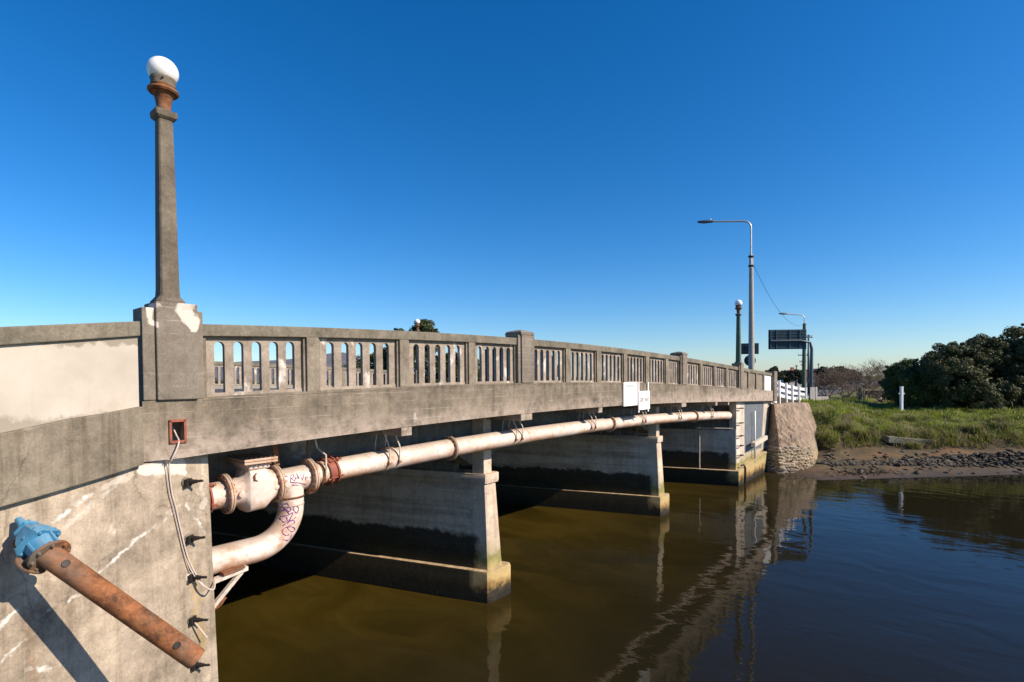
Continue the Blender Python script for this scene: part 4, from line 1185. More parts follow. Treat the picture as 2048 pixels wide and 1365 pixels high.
# two white signs on the fascia
sg1 = thing('fascia_sign', 'taller blank white sign board fixed to the fascia beside the give way sign', 'sign', (14.5, -.17, 5.55))
MB().box(-.54, .55, -.02, 0, -.41, .44).build('board', 'signwhite', sg1, bevel=.004)
MB().box(-.32, .26, -.026, -.021, .26, .36).build('faded_logo', 'faint', sg1); 
for x in (-.2, -.12, -.04, .04, .12): MB().box(x - .03, x + .02, -.026, -.021, .20, .235).build('faded_mark', 'faint', sg1)
for x in (-.48, .48):
    for z in (-.34, .38): MB().lathe([(.02, .02), (.03, .02)], (x, 0, z), (0, -1, 0), 6).build('screw', 'galv', sg1)
sg2 = thing('fascia_sign', 'white give way sign board on two battens hung over the fascia edge', 'sign', (15.55, -.17, 5.28))
MB().box(-.47, .47, -.05, -.028, -.33, .37).build('board', 'signwhite', sg2, bevel=.004)
for x in (-.40, .40): MB().box(x - .04, x + .04, -.027, 0, -.42, .70).build('batten', 'white', sg2)
def text(body, size, m_, par, loc, rot, name='lettering', ext=.002, sx=1.):
    c = bpy.data.curves.new(name, 'FONT'); c.body = body; c.size = size; c.align_x = 'CENTER'; c.align_y = 'CENTER'; c.extrude = ext; c.offset = .0
    o = bpy.data.objects.new(name, c); COL.objects.link(o); o.parent = par; o.location = loc; o.rotation_euler = rot; o.scale = (sx, 1, 1); c.materials.append(M[m_])
    me = bpy.data.meshes.new_from_object(o.evaluated_get(bpy.context.evaluated_depsgraph_get())); n_ = bpy.data.objects.new(name, me); COL.objects.link(n_); n_.parent = par; n_.location = loc; n_.rotation_euler = rot; n_.scale = (sx, 1, 1)
    bpy.data.objects.remove(o); n_.name = name; return n_
text('GIVE WAY', .24, 'black', sg2, (0, -.053, .03), (PI/2, 0, 0), sx=.74)

def cam_pt(X, Zc):     # a point at a sideways and forward distance from where the photographer stood
    p = Vector((CAM.x, CAM.y, 0)) + R0 * X + F0 * Zc; return (p.x, p.y, groundz(p.x, p.y))

# ------------------------------------------------------------------ white timber fence beyond the parapet
wf = thing('timber_fence', 'white painted timber rail fence curving down beyond the bridge end', 'fence', (41, 0, 4.6))
FX = [37.75, 39.9, 41.8, 44.0, 46.5]
def fz(s): return float(np.interp(s, [36.2, 38, 42, 46.6], [6.02, 5.82, 5.46, 5.20]))
def fy(s): return 0.0 - .02 * max(0, s - 40)
for i, s in enumerate(FX):
    mb = MB(); mb.box(s - .10, s + .10, fy(s) - .09, fy(s) + .05, fz(s) - 1.62, fz(s) + .02); build_at(mb, 'post', 'white', wf, bevel=.012)
for k in range(3):
    for a, c in zip([36.3] + FX[:-1], FX):
        mb = MB(); zt = .05 + k * .42
        sweep(mb, [a + .004, c - .004], lambda s: [(fy(s) + .055, fz(s) - zt - .22), (fy(s) + .10, fz(s) - zt - .22), (fy(s) + .10, fz(s) - zt), (fy(s) + .055, fz(s) - zt)])
        build_at(mb, 'rail', 'white', wf)
for a, c in zip([36.3] + FX[:-1], FX):
    mb = MB(); sweep(mb, [a + .004, c - .004], lambda s: [(fy(s) + .055, fz(s) - 1.60), (fy(s) + .10, fz(s) - 1.60), (fy(s) + .10, fz(s) - 1.36), (fy(s) + .055, fz(s) - 1.36)]); build_at(mb, 'rail', 'white', wf)
eb = thing('end_board', 'upright grey and white board standing past the end of the white fence', 'board', (48.6, -.55, groundz(48.6, -.55) - .05))
MB().box(-.08, .08, -.03, .03, 0, 1.32).build('post', 'white', eb); MB().obox((-.2, .14, .78), (-.77, .62, 0), (0, 0, 1), (.62, .77, 0), .36, .52, .02).build('panel', 'polegrey', eb)

# ------------------------------------------------------------------ street lights, poles and road signs
def street_light(label, x, y, z0, hp, r0, r1, arm_h, arm, m_pole, name='street_light', loc2=None):
    t = thing(name, label, 'street light', (x, y, z0))
    MB().lathe([(0, r0), (hp * .5, (r0 + r1) / 2), (hp, r1), (hp + .02, r1 * .5)], n=8).build('pole', m_pole, t, auto=50)
    ax = Vector(arm)
    pts = [Vector((-.1, -.02, hp - .9)), Vector((-.1, -.02, arm_h - .45))] + [Vector((-.1, -.02, arm_h - .45)) + ax.normalized() * (.4 * (1 - math.cos(a))) + Vector((0, 0, .4 * math.sin(a))) for a in (.4, .8, 1.2, PI/2)] + [Vector((-.1, -.02, arm_h)) + ax]
    MB().tube(pts, .055, 8).build('bracket_arm', 'galv', t, auto=60)
    for z in (hp - .75, hp - .15):
        MB().obox((-.05, -.01, z), (1, 0, 0), (0, 1, 0), (0, 0, 1), .16, .14, .05).build('pole_clamp', 'darkbolt', t)
    e = pts[-1]; a = ax.normalized(); s_ = a.cross(ZZ)
    def ring(q, hw, zl, zh): return [e + a*q + s_*hw*x + Vector((0, 0, z)) for x, z in ((-1, 0), (-.6, zh), (.6, zh), (1, 0), (.7, -zl), (-.7, -zl))]
    MB().loft([ring(-.1, .05, .04, .05), ring(0., .09, .06, .09), ring(.5, .14, .09, .10), ring(.85, .12, .05, .06), ring(.92, .05, .02, .03)]).build('lantern', 'signrib', t, auto=40)
    MB().lathe([(0, .05), (.10, .05), (.12, .03)], e + a * .1 + Vector((0, 0, .09)), (0, 0, 1), 10).build('light_sensor', 'galv', t)
    return t
gz = led(33.6)
sl1 = street_light('tall concrete street light leaning over the bridge with two sign backs on it', 33.85, .8, gz - .05, 8.9, .215, .125, 11.1, (-.82, 2.22, .17), 'polegrey')
sl1.rotation_euler = (0, -.012, 0)
g2 = groundz(64.9, 3.3)
pg = street_light('green stained timber street light pole behind the big road sign', 64.9, 3.3, g2, 8.5, .24, .17, 9.5, (-1.0, 1.6, .10), 'wood')
pg.rotation_euler = (.0, .028, 0)
# two sign backs on the first pole
def sign_back(name, label, cat_, loc, n, shape):
    t = thing(name, label, cat_, loc); nx_ = Vector(n).normalized(); sx = nx_.cross(ZZ)
    if shape == 'rect':
        MB().obox((0, 0, 0), sx, (0, 0, 1), nx_, .54, .36, .012).build('plate', 'signback', t)
        for z in (-.18, .18): MB().obox(nx_ * -.03, sx, (0, 0, 1), nx_, .30, .025, .018).build('channel', 'signrib', t).location = (0, 0, z)
    else:
        MB().lathe([(-.012, .001), (-.012, .36), (.012, .36), (.012, .001)], (0, 0, 0), nx_, 32).build('plate', 'signback', t)
        for z in (-.16, .16): MB().obox(nx_ * -.03, sx, (0, 0, 1), nx_, .28, .025, .018).build('channel', 'signrib', t).location = (0, 0, z)
    MB().obox(nx_ * -.045, sx, (0, 0, 1), nx_, .18, .02, .025).build('strap', 'galv', t)
    return t
sign_back('sign_back', 'dark rectangular sign back strapped to the tall concrete pole', 'sign', (33.85 + .18, .95, 8.0), (.90, .43, 0), 'rect')
sign_back('sign_back', 'dark round sign back below the rectangular one on the concrete pole', 'sign', (33.85 + .18, .95, 7.22), (.90, .43, 0), 'round')
# big cantilever road sign, seen from behind
rs = thing('road_sign', 'large dark back of a road sign cantilevered from a bent steel post', 'sign', (49.35, -.05, groundz(49.35, -.05)))
zb = rs.location.z
A = Vector((48.72 - .75, .86, 8.95)); SX = Vector((-.60, .80, 0)).normalized(); SN = Vector((.80, .60, 0)).normalized()
pc = Vector((48.25, 1.62, 9.40)) - rs.location
MB().obox(pc, SX, (0, 0, 1), SN, 1.63, .86, .02).build('sign_plate', 'signback', rs, bevel=.0)
for k in range(7): MB().obox(pc - SN * .04 + Vector((0, 0, -.72 + k * .24)), SX, (0, 0, 1), SN, 1.56, .03, .018).build('rail', 'signback', rs)
for x in (-1.45, -.95, .18, 1.05): MB().obox(pc - SN * .07 + SX * -x, SX, (0, 0, 1), SN, .03, .84, .03).build('upright', 'signrib', rs)
pts = [Vector((0, 0, -.2)), Vector((.06, 0, 2.5)), Vector((.10, -.02, 4.65)), Vector((.08, .02, 4.80)), pc - SN * .15 - SX * 1.9 + Vector((0, 0, -.30)), pc - SN * .15 - SX * 1.0 + Vector((0, 0, -.12)), pc - SN * .15 + SX * 1.5 + Vector((0, 0, -.14))]
MB().tube(pts[:4], [.17, .15, .13, .12], 10).build('post', 'signrib', rs, auto=50)
MB().tube(pts[2:], [.12, .115, .10, .09, .08], 10).build('cantilever_arm', 'signrib', rs, auto=50)
# span wire
w0 = Vector((33.75, .75, 13.65)); w1 = Vector((65.0, 3.2, 12.1))
pts = [w0.lerp(w1, t) - ZZ * (1.55 * 4 * t * (1 - t)) for t in [k / 16 for k in range(17)]]
wr = MB().tube(pts, .013, 5).build('overhead_wire', 'signrib'); tag(wr, 'thin overhead wire sagging from the concrete street light to the green pole', 'wire')
# distant power poles with crossarms
def power_pole(x, y, h, label, arms, m_='signrib', lean=0.):
    t = thing('power_pole', label, 'power pole', (x, y, groundz(x, y)), 'distant power poles'); t.rotation_euler = (0, lean, 0)
    MB().lathe([(0, .17), (h, .11)], n=8).build('pole', m_, t, smooth=True)
    for z, wd in arms:
        MB().obox((0, 0, h - z), (-.77, .63, 0), (0, 0, 1), (.63, .77, 0), wd, .07, .07).build('crossarm', m_, t)
        for k in (-.9, -.4, .4, .9): MB().lathe([(0, .05), (.18, .06), (.24, .03)], (-.77 * wd * k, .63 * wd * k, h - z + .07), n=6).build('insulator', 'polegrey', t)
for px_, Zc_, h_, lb_, ar_, ln_ in ((1617, 68, 7.9, 'power pole whose high crossarm shows right of the green pole', [(.35, .55)], 0), (1606, 96, 6.6, 'power pole with low crossarms behind the green pole', [(.2, 1.0), (1.4, .7), (2.0, .4)], 0),
                                (1591, 120, 5.2, 'leaning thin power pole above the distant orange roof', [(.2, .3)], .22), (1637, 150, 6.2, 'thin bare power pole along the road right of the sign', [(.3, .3)], 0), (1652, 175, 5.6, 'faint far power pole above the olive tree', [(.2, .9)], 0)):
    x_, y_, z_ = cam_pt((px_ - 1024) / 1045 * Zc_, Zc_); power_pole(x_, y_, h_, lb_, ar_, lean=ln_)

# ------------------------------------------------------------------ bank furniture
xg = lambda x, y: groundz(x, y)
wp = thing('marker_post', 'white square post with a small bracket in front of the dark bushes', 'post', (53.3, -6.24, xg(53.3, -6.24) - .05))
MB().box(-.11, .11, -.09, .09, 0, 2.2).build('post', 'white', wp, bevel=.015).rotation_euler = (0, 0, .7)
MB().box(-.27, .27, -.04, .04, 1.54, 1.66).build('bracket', 'galv', wp).rotation_euler = (0, 0, -.75)
gp = thing('gate_post', 'short dark green post with a pale stay beside the road', 'post', (62, -2.4, xg(62, -2.4)))
MB().lathe([(0, .26), (1.35, .24), (1.38, .1)], n=10).build('post', 'wood', gp); MB().tube([(.5, -.3, 0), (.42, -.3, 1.05)], .07, 6).build('stay', 'polegrey', gp)
tr_ = thing('trough', 'low dark rusty tank with a pale rim beside the bare shrubs', 'trough', (70, -3.6, xg(70, -3.6)))
MB().obox((0, 0, .55), (.6, -.8, 0), (.8, .6, 0), (0, 0, 1), 2.0, .6, .5).build('tank', 'tyre', tr_, bevel=.05); MB().obox((0, 0, 1.08), (.6, -.8, 0), (.8, .6, 0), (0, 0, 1), 2.05, .65, .05).build('rim', 'polegrey', tr_)
a_, c_ = Vector((44.2, -5.45, 1.45)), Vector((46.3, -8.15, 1.15)); dd = (c_ - a_)
mb = MB().obox((0, 0, 0), dd, dd.cross(ZZ), ZZ, dd.length / 2, .45, .24); o = mb.build('concrete_slab', 'rock', bevel=.05); o.location = (a_ + c_) / 2 + Vector((-.2, -.2, .06)); o.data.materials[0] = plain('mossy slab concrete', (.19, .18, .135), .9, var=.35, sc=5, bump=.4)
o.rotation_euler = (0, .0, 0); tag(o, 'long grey slab lying half buried in the grassy bank edge', 'slab')

# rocks along the tide line
ROCKS = [rock_mesh(200 + i, 1, .75, .5, 2 if i < 5 else 1) for i in range(12)]
for m_ in ROCKS: m_.materials.append(M['rock'])
rw = thing('rock_bank', 'low line of broken dark rocks along the tidal mud', 'rocks', (41, -8, .4))
line = [(36.0, -2.9), (37.2, -4.2), (38.6, -5.9), (40.0, -7.6), (41.6, -9.4), (43.6, -11.8), (46, -14.6), (49, -17.8)]
lc = cat([(x, y, 0) for x, y in line], 200)
allr = []
for i in range(2100):
    u = random.random() ** .85; q = lc[int(u * 200)]
    wdt = .22 + 1.35 * min(1, max(0, (u - .28) * 2.2)); hgt = .10 + .55 * min(1, max(0, (u - .25) * 2))
    k = random.random(); off = (k - .35) * wdt * 1.6 + (random.gauss(0, .9) if random.random() < .14 else 0)
    x, y = q.x + off * .70 + random.uniform(-.1, .1), q.y + off * .70 + random.uniform(-.1, .1)
    z = groundz(x, y) + hgt * max(0, 1 - abs(k - .5) * 2.1) * random.uniform(.3, 1)
    allr.append((x, y, z, random.uniform(.11, .27) * (1 if random.random() < .9 else 1.4) * .72))
allr.sort(key=lambda r: (Vector(r[:3]) - CAM).length)
mb = MB()
for k, (x, y, z, s_) in enumerate(allr):
    if k < 296:
        ob = bpy.data.objects.new('rock', ROCKS[k % 12]); COL.objects.link(ob); ob.parent = rw
        ob.location = Vector((x, y, z)) - rw.location; ob.scale = (s_ * random.uniform(.9, 1.5), s_, s_ * random.uniform(.7, 1.2)); ob.rotation_euler = (random.uniform(-.5, .5), random.uniform(-.5, .5), random.uniform(0, 6.28))
    else:
        rot = Matrix.Rotation(random.uniform(0, 6.28), 3, 'Z') @ Matrix.Rotation(random.uniform(-.5, .5), 3, 'X'); src = ROCKS[5 + k % 7]; o_ = len(mb.v)
        mb.v += [tuple(rot @ Vector((v.co.x * s_ * 1.2, v.co.y * s_, v.co.z * s_)) + Vector((x, y, z)) - rw.location) for v in src.vertices]
        mb.f += [tuple(o_ + i for i in p.vertices) for p in src.polygons]
o = mb.build('rock_pile', 'rock', rw); o['kind'] = 'stuff'
# loose rocks at the water's edge and at the foot of the spur, each a thing
LR = [((34.9, -2.9, .1), .26, 'pale rock at the outer foot of the stone spur'), ((34.45, -2.5, .0), .22, 'rock wedged under the stone spur at the waterline'), ((33.6, -.9, .0), .24, 'dark rock in the shallows by the abutment footing'), ((33.2, -2.0, -.02), .17, 'small wet rock standing in the water below the spur'),
      ((33.9, -1.7, .05), .2, 'broken stone on the mud between footing and spur'), ((35.2, -3.3, .12), .18, 'small tan rock on the mud outside the spur'), ((38.9, -7.9, .15), .2, 'pale flat stone on the wet mud below the rock line'), ((40.8, -10.2, .12), .15, 'small stone at the water edge on the right'), ((36.8, -2.2, .75), .16, 'dark lump on the orange mud behind the rock line')]
for i, (p, s_, lb) in enumerate(LR):
    ob = bpy.data.objects.new('rock', ROCKS[i % 5].copy()); COL.objects.link(ob)
    ob.data.materials[0] = M['stone' if i in (0, 1, 4, 5) else 'rock']
    ob.location = p; ob.scale = (s_ * 1.3, s_, s_ * .8); ob.rotation_euler = (.2, .1, i * 1.3); tag(ob, lb, 'rock')
# dead weed patch at the edge of the water
mb = MB()
for i in range(260):
    u, v = random.gauss(0, 1), random.gauss(0, .28)
    x, y = 35.6 + u * .72 * 1.2 + v * .7, -5.1 - u * .70 * 1.2 + v * .7; z = max(.0, groundz(x, y)) + .02
    a = random.uniform(0, 6.28); l = random.uniform(.06, .2)
    mb.tube([(x, y, z), (x + math.cos(a)*l, y + math.sin(a)*l, z + random.uniform(.0, .07))], .018, 3)
tag(mb.build('weed_debris', 'twig'), kind='stuff'); bpy.data.objects['weed_debris'].data.materials[0] = plain('dark weed', (.06, .045, .03), .9)

# ------------------------------------------------------------------ grass on the bank
def blades(name, pts, h0, h1, w_, m_, lean=.5, droop=.4):
    n = len(pts); a = rng.uniform(0, 2*PI, n); h = rng.uniform(h0, h1, n) * rng.uniform(.6, 1.2, n) * (.75 + .55 * np.sin(pts[:, 0] * 1.9 + 2 * np.sin(pts[:, 1] * 1.1)) * np.sin(pts[:, 1] * 2.3 + 1.5 * np.sin(pts[:, 0] * .8))); ln = rng.normal(0, lean, n) * h; 
    dx, dy = np.cos(a), np.sin(a); wx, wy = -dy * w_, dx * w_
    b0 = pts - np.stack([wx, wy, np.full(n, .02)], 1); b1 = pts + np.stack([wx, wy, np.full(n, -.02)], 1)
    mid = pts + np.stack([dx * ln * .4, dy * ln * .4, h * .62], 1)
    m0 = mid - np.stack([wx, wy, 0*wx], 1) * .75; m1 = mid + np.stack([wx, wy, 0*wx], 1) * .75
    tp = pts + np.stack([dx * ln * 1.1, dy * ln * 1.1, h * (1 - droop * rng.uniform(0, 1, n))], 1)
    v = np.stack([b0, b1, m0, m1, tp], 1).reshape(-1, 3); k = np.arange(n) * 5
    f = np.concatenate([np.stack([k, k+1, k+3], 1), np.stack([k, k+3, k+2], 1), np.stack([k+2, k+3, k+4], 1)])
    return link(name, fast_mesh(name, v, f), m_)
def bank_pts(n, dmin, dmax, y0, y1, dens=None):
    o = []
    while len(o) < n:
        y = random.uniform(y0, y1); d = dmin + (dmax - dmin) * random.random() ** 1.4
        c = .72 if y < -3.4 else .93
        sq = max(.62, 1.0 - .042 * max(0, -y - 6)) if y < -6 else 1.
        x = sw_far(y) + d * sq / c
        k = hsh(x * .9, y * .9)
        if random.random() > .5 + .6 * k: continue
        if y > -1.2 and x < 43: continue
        if 0 < y < 20.5: continue
        o.append((x, y, groundz(x, y)))
    return np.array(o)
tag(blades('grass', bank_pts(52000, 6.7, 15, -34, 0.4), .16, .42, .017, 'grass', .6), kind='stuff')
tag(blades('grass', bank_pts(16000, 14, 34, -34, -.6), .14, .34, .03, 'grass', .5), kind='stuff')
tag(blades('dry_grass', bank_pts(7000, 6.3, 10.5, -34, -1.), .25, .62, .014, 'drygrass', .9, .9), kind='stuff')
tag(blades('dry_grass', bank_pts(5000, 10, 24, -34, -1.), .25, .60, .015, 'drygrass', .5, .3), kind='stuff')
tag(blades('dry_grass', bank_pts(6000, 6.35, 7.3, -34, -1.6), .5, .95, .013, 'drygrass', 1.2, 1.35), kind='stuff')
tag(blades('edge_grass', bank_pts(8000, 6.35, 7.6, -34, -1.6), .4, .8, .014, 'grass', 1.1, 1.2), kind='stuff')
# sagging grass tussocks on the cut edge of the bank
tus = [(44.55, -7.35, .95, 'green tussock drooping over the mud in front of the slab', .7), (42.0, -3.4, 1.3, 'bleached straw clump hanging off the bank by the stone spur', .9), (43.2, -4.4, 1.25, 'straw and green clump just left of the slab', .8), (48.2, -10.7, 1.2, 'straw tussock hanging over the bank edge right of the slab', .9), (49.6, -12.2, 1.1, 'second straw tussock further along the right bank edge', .8)]
for x, y, z, lb, s_ in tus:
    t = thing('grass_tussock', lb, 'tussock', (x, y, groundz(x, y)))
    for m_, n_, sd_ in (('grass', 500, 1), ('drygrass', 420, 2)):
        p = np.stack([rng.normal(0, .28 * s_, n_), rng.normal(0, .28 * s_, n_), rng.uniform(0, .1, n_)], 1)
        o = blades('blades', p, .5 * s_, .95 * s_, .014, m_, .75, .9); o.parent = t

# ------------------------------------------------------------------ trees and shrubs
def leaf_cloud(centres, radii, per, size, squash=.8, outward=.55, hollow=.5):
    cs = np.repeat(np.array(centres), per, 0); rs = np.repeat(np.array(radii), per)
    keep = rng.uniform(0, 1, len(rs)) < np.clip((rs / max(radii)) ** 1.4 * 1.6, .08, 1); cs, rs = cs[keep], rs[keep]
    n = len(cs); dv = rng.normal(size=(n, 3)); dv /= np.linalg.norm(dv, axis=1)[:, None]
    rad = rs * (hollow + (1 - hollow) * rng.uniform(0, 1, n) ** .6)
    p = cs + dv * rad[:, None] * np.array([1, 1, squash])
    nr = dv * outward + rng.normal(size=(n, 3)) * (1 - outward) * .8 + np.array([0, 0, .15]); nr /= np.linalg.norm(nr, axis=1)[:, None]
    t = np.cross(nr, rng.normal(size=(n, 3))); t /= np.linalg.norm(t, axis=1)[:, None]; b = np.cross(nr, t)
    s = size * rng.uniform(.6, 1.3, n)[:, None]
    v = np.stack([p - t * s, p + b * s * .5, p + t * s, p - b * s * .5], 1).reshape(-1, 3)
    k = np.arange(n)[:, None] * 4 + np.arange(4)
    return v, k
def bush(name, label, base, lobes, clump_r, nclump, per, leaf, m_, group=None, trunks=3, cat_='bush', seed=0):
    """lobes: ellipsoids (offset, radii); clumps of leaves are spread over their outer skin"""
    r_ = random.Random(seed); t = thing(name, label, cat_, base, group)
    cen, rad = [], []
    tot = sum(a[1][0] * a[1][2] for a in lobes)
    for off, rr_ in lobes:
        for k in range(int(nclump * rr_[0] * rr_[2] / tot)):
            while True:
                v = Vector((r_.gauss(0, 1), r_.gauss(0, 1), r_.gauss(0, 1))).normalized()
                if v.z > -.85: break
            q = r_.uniform(.72, 1.0); c = Vector(off) + Vector((v.x * rr_[0], v.y * rr_[1], v.z * rr_[2])) * q
            if c.z < .15: c.z = .15 + r_.random() * .4
            cen.append(c); rad.append(clump_r * r_.uniform(.45, 1.35))
            if r_.random() < .8:      # sprigs that break the outline
                for q_ in range(2): cen.append(c + Vector((v.x * rr_[0], v.y * rr_[1], v.z * rr_[2])) * r_.uniform(.02, .11) + Vector((r_.gauss(0, .3), r_.gauss(0, .3), r_.gauss(0, .2)))); rad.append(clump_r * r_.uniform(.18, .4))
    ca = np.array(cen); nb_ = (np.linalg.norm(ca[:, None] - ca[None], axis=2) < clump_r * 1.7).sum(1)
    cen = [c for c, k in zip(cen, nb_) if k > 4]; rad = [r for r, k in zip(rad, nb_) if k > 4]
    v, f = leaf_cloud(cen, rad, per, leaf)
    link('crown', fast_mesh('crown', v, f), m_, t)
    for k in range(trunks):
        off, rr_ = lobes[k % len(lobes)]; b0 = Vector((off[0] * .6 + r_.uniform(-.4, .4), off[1] * .6 + r_.uniform(-.4, .4), -.2))
        m = Vector(off) * .55 + Vector((r_.uniform(-.3, .3), r_.uniform(-.3, .3), 0)); e = Vector(off) + Vector((r_.uniform(-.5, .5), r_.uniform(-.5, .5), rr_[2] * .3))
        mb = MB().tube(cat([b0, m, e], 6), [.16, .15, .13, .11, .09, .06, .04], 6)
        for q in range(5):
            g = m.lerp(e, r_.uniform(.1, .9)); mb.tube([g, g + Vector((r_.uniform(-1, 1) * rr_[0], r_.uniform(-1, 1) * rr_[1], r_.uniform(.2, 1) * rr_[2])) * .6], [.05, .015], 5)
        mb.build('trunk', 'bark', t)
    return t
BD = [
 (cam_pt(36.6, 47.5), [((0, 0, 1.7), (2.1, 2.0, 2.0)), ((.9, .6, 2.5), (2.0, 1.8, 1.9))], 120, 'bushlight', 'mid green bush at the left end of the dark thicket behind the bare shrubs'),
 (cam_pt(38.6, 46.2), [((0, 0, 2.3), (2.6, 2.2, 2.6)), ((1.2, -.3, 3.8), (2.2, 1.9, 1.9))], 170, 'bush', 'dark evergreen bush right behind the white marker post'),
 (cam_pt(42.0, 46.5), [((0, 0, 2.5), (2.7, 2.4, 2.9)), ((.8, .3, 4.3), (2.4, 2.0, 2.0))], 190, 'bush', 'dark rounded evergreen bush in the middle of the thicket'),
 (cam_pt(45.4, 46.0), [((0, 0, 2.8), (2.7, 2.4, 3.2)), ((1.0, .2, 5.2), (2.4, 2.0, 2.0))], 200, 'bush', 'taller dark evergreen bush towards the right of the thicket'),
 (cam_pt(48.9, 46.8), [((0, 0, 3.1), (2.8, 2.5, 3.4)), ((.4, .2, 5.8), (2.6, 2.0, 2.1))], 200, 'bush', 'tallest dark evergreen bush at the right edge'),
 (cam_pt(53.0, 48.0), [((0, 0, 3.2), (3.2, 2.6, 3.4)), ((.8, .2, 5.6), (2.3, 2.0, 2.0))], 100, 'bush', 'dark evergreen bush past the right edge of the thicket'),
 (cam_pt(40.5, 44.6), [((0, 0, 1.0), (1.9, 1.3, 1.3)), ((1.9, -.4, .8), (1.5, 1.2, 1.0))], 50, 'bush', 'low dark undergrowth bush at the front foot of the thicket'),
 (cam_pt(46.0, 43.6), [((0, 0, .9), (2.2, 1.3, 1.2)), ((2.2, -.3, .7), (1.6, 1.2, .9))], 50, 'bush', 'low bush at the front right foot of the thicket')]
for i, (b_, lb_, nc, m_, txt) in enumerate(BD):
    bush('evergreen_bush', txt, b_, lb_, .55, nc, 420, .085, m_, 'evergreen bushes on the far bank', 3, seed=40 + i)
# leafy trees beyond the opposite balustrade
bush('leafy_tree', 'broad leafy tree behind the opposite globe lamp', cam_pt((812 - 1024) / 1045 * 58, 58), [((0, 0, 4.4), (3.6, 3.6, 3.4)), ((1.2, -.6, 7.9), (2.5, 2.5, 2.1)), ((-2.2, 1.8, 4.0), (2.6, 2.6, 2.6))], .7, 150, 320, .13, 'treeleaf', None, 3, 'tree', 70)
bush('leafy_tree', 'lower leafy tree beside the broad one across the road', cam_pt((742 - 1024) / 1045 * 60, 60), [((0, 0, 3.0), (2.9, 2.9, 2.8)), ((1.6, -.8, 4.6), (2.4, 2.4, 2.2))], .7, 100, 300, .13, 'treeleaf', None, 3, 'tree', 71)
bush('leafy_tree', 'dark tree at the right hand side beyond the opposite balustrade', cam_pt((905 - 1024) / 1045 * 60, 60), [((0, 0, 3.0), (2.8, 2.8, 2.8)), ((1.0, -.6, 3.8), (2.0, 2.0, 1.6))], .7, 90, 300, .13, 'treeleaf', None, 3, 'tree', 72)

def bare(name, label, base, h, spread, seed, nmain=6, depth=5, m_='twig'):
    r_ = random.Random(seed); t = thing(name, label, 'shrub', base, 'bare shrubs on the far bank')
    V, Fc = [], []
    lim = MB()
    def seg(p, q, r0, r1):
        d_ = (q - p).normalized(); u = d_.orthogonal().normalized(); w_ = d_.cross(u); o = len(V)
        for c, r in ((p, r0), (q, r1)):
            for k in range(3): V.append(tuple(c + (u*math.cos(2.094*k) + w_*math.sin(2.094*k)) * r))
        for k in range(3): Fc.append((o+k, o+(k+1) % 3, o+3+(k+1) % 3, o+3+k))
    def grow(p, d_, L, r, lv):
        n_ = 3
        for k in range(n_):
            d2 = (d_ + Vector((r_.gauss(0, .22), r_.gauss(0, .22), r_.gauss(.02, .18)))).normalized(); q = p + d2 * L / n_
            seg(p, q, r, r * .82); p, d_, r = q, d2, r * .82
            if lv < depth and r_.random() < .85:
                b = (d_ + Vector((r_.gauss(0, .7), r_.gauss(0, .7), r_.gauss(.15, .4)))).normalized(); grow(p, b, L * r_.uniform(.5, .78), max(.009, r * .6), lv + 1)
        if lv < depth:
            for k in range(2): grow(p, (d_ + Vector((r_.gauss(0, .45), r_.gauss(0, .45), r_.gauss(.1, .3)))).normalized(), L * r_.uniform(.55, .75), max(.009, r * .7), lv + 1)
    for k in range(nmain):
        a = 2*PI*k/nmain + r_.uniform(-.4, .4); d_ = Vector((math.cos(a) * spread, math.sin(a) * spread, 1)).normalized()
        b0 = Vector((r_.uniform(-.2, .2), r_.uniform(-.2, .2), -.1)); e = b0 + d_ * h * .16
        lim.tube([b0, b0.lerp(e, .5) + Vector((r_.uniform(-.1, .1), r_.uniform(-.1, .1), .0)), e], [.11, .09, .07], 6)
        grow(e, d_, h * .34, .055, 1)
    lim.build('limbs', 'twig', t, smooth=True)
    link('twigs', fast_mesh('twigs', np.array(V), np.array(Fc)), m_, t)
M['twigdark'] = plain('brown twigs', (.14, .105, .082), .95, var=.3, sc=3)
bare('bare_shrub', 'bare pale limbed shrub nearest the dark thicket', cam_pt(37.6, 53), 4.4, .8, 5, 6, 5, 'twigdark')
bare('bare_shrub', 'tall twiggy bare shrub in the middle of the leafless row', cam_pt(38.2, 57), 5.2, .8, 6, 7, 5, 'twigdark')
bare('bare_shrub', 'bushy brown leafless shrub left of the tall one', cam_pt(38.6, 60.5), 4.4, 1.0, 8, 8, 5, 'twigdark')
bare('bare_shrub', 'lowest leafless shrub at the left beside the road', cam_pt(38.0, 63), 3.4, 1.1, 9, 8, 5, 'twigdark')

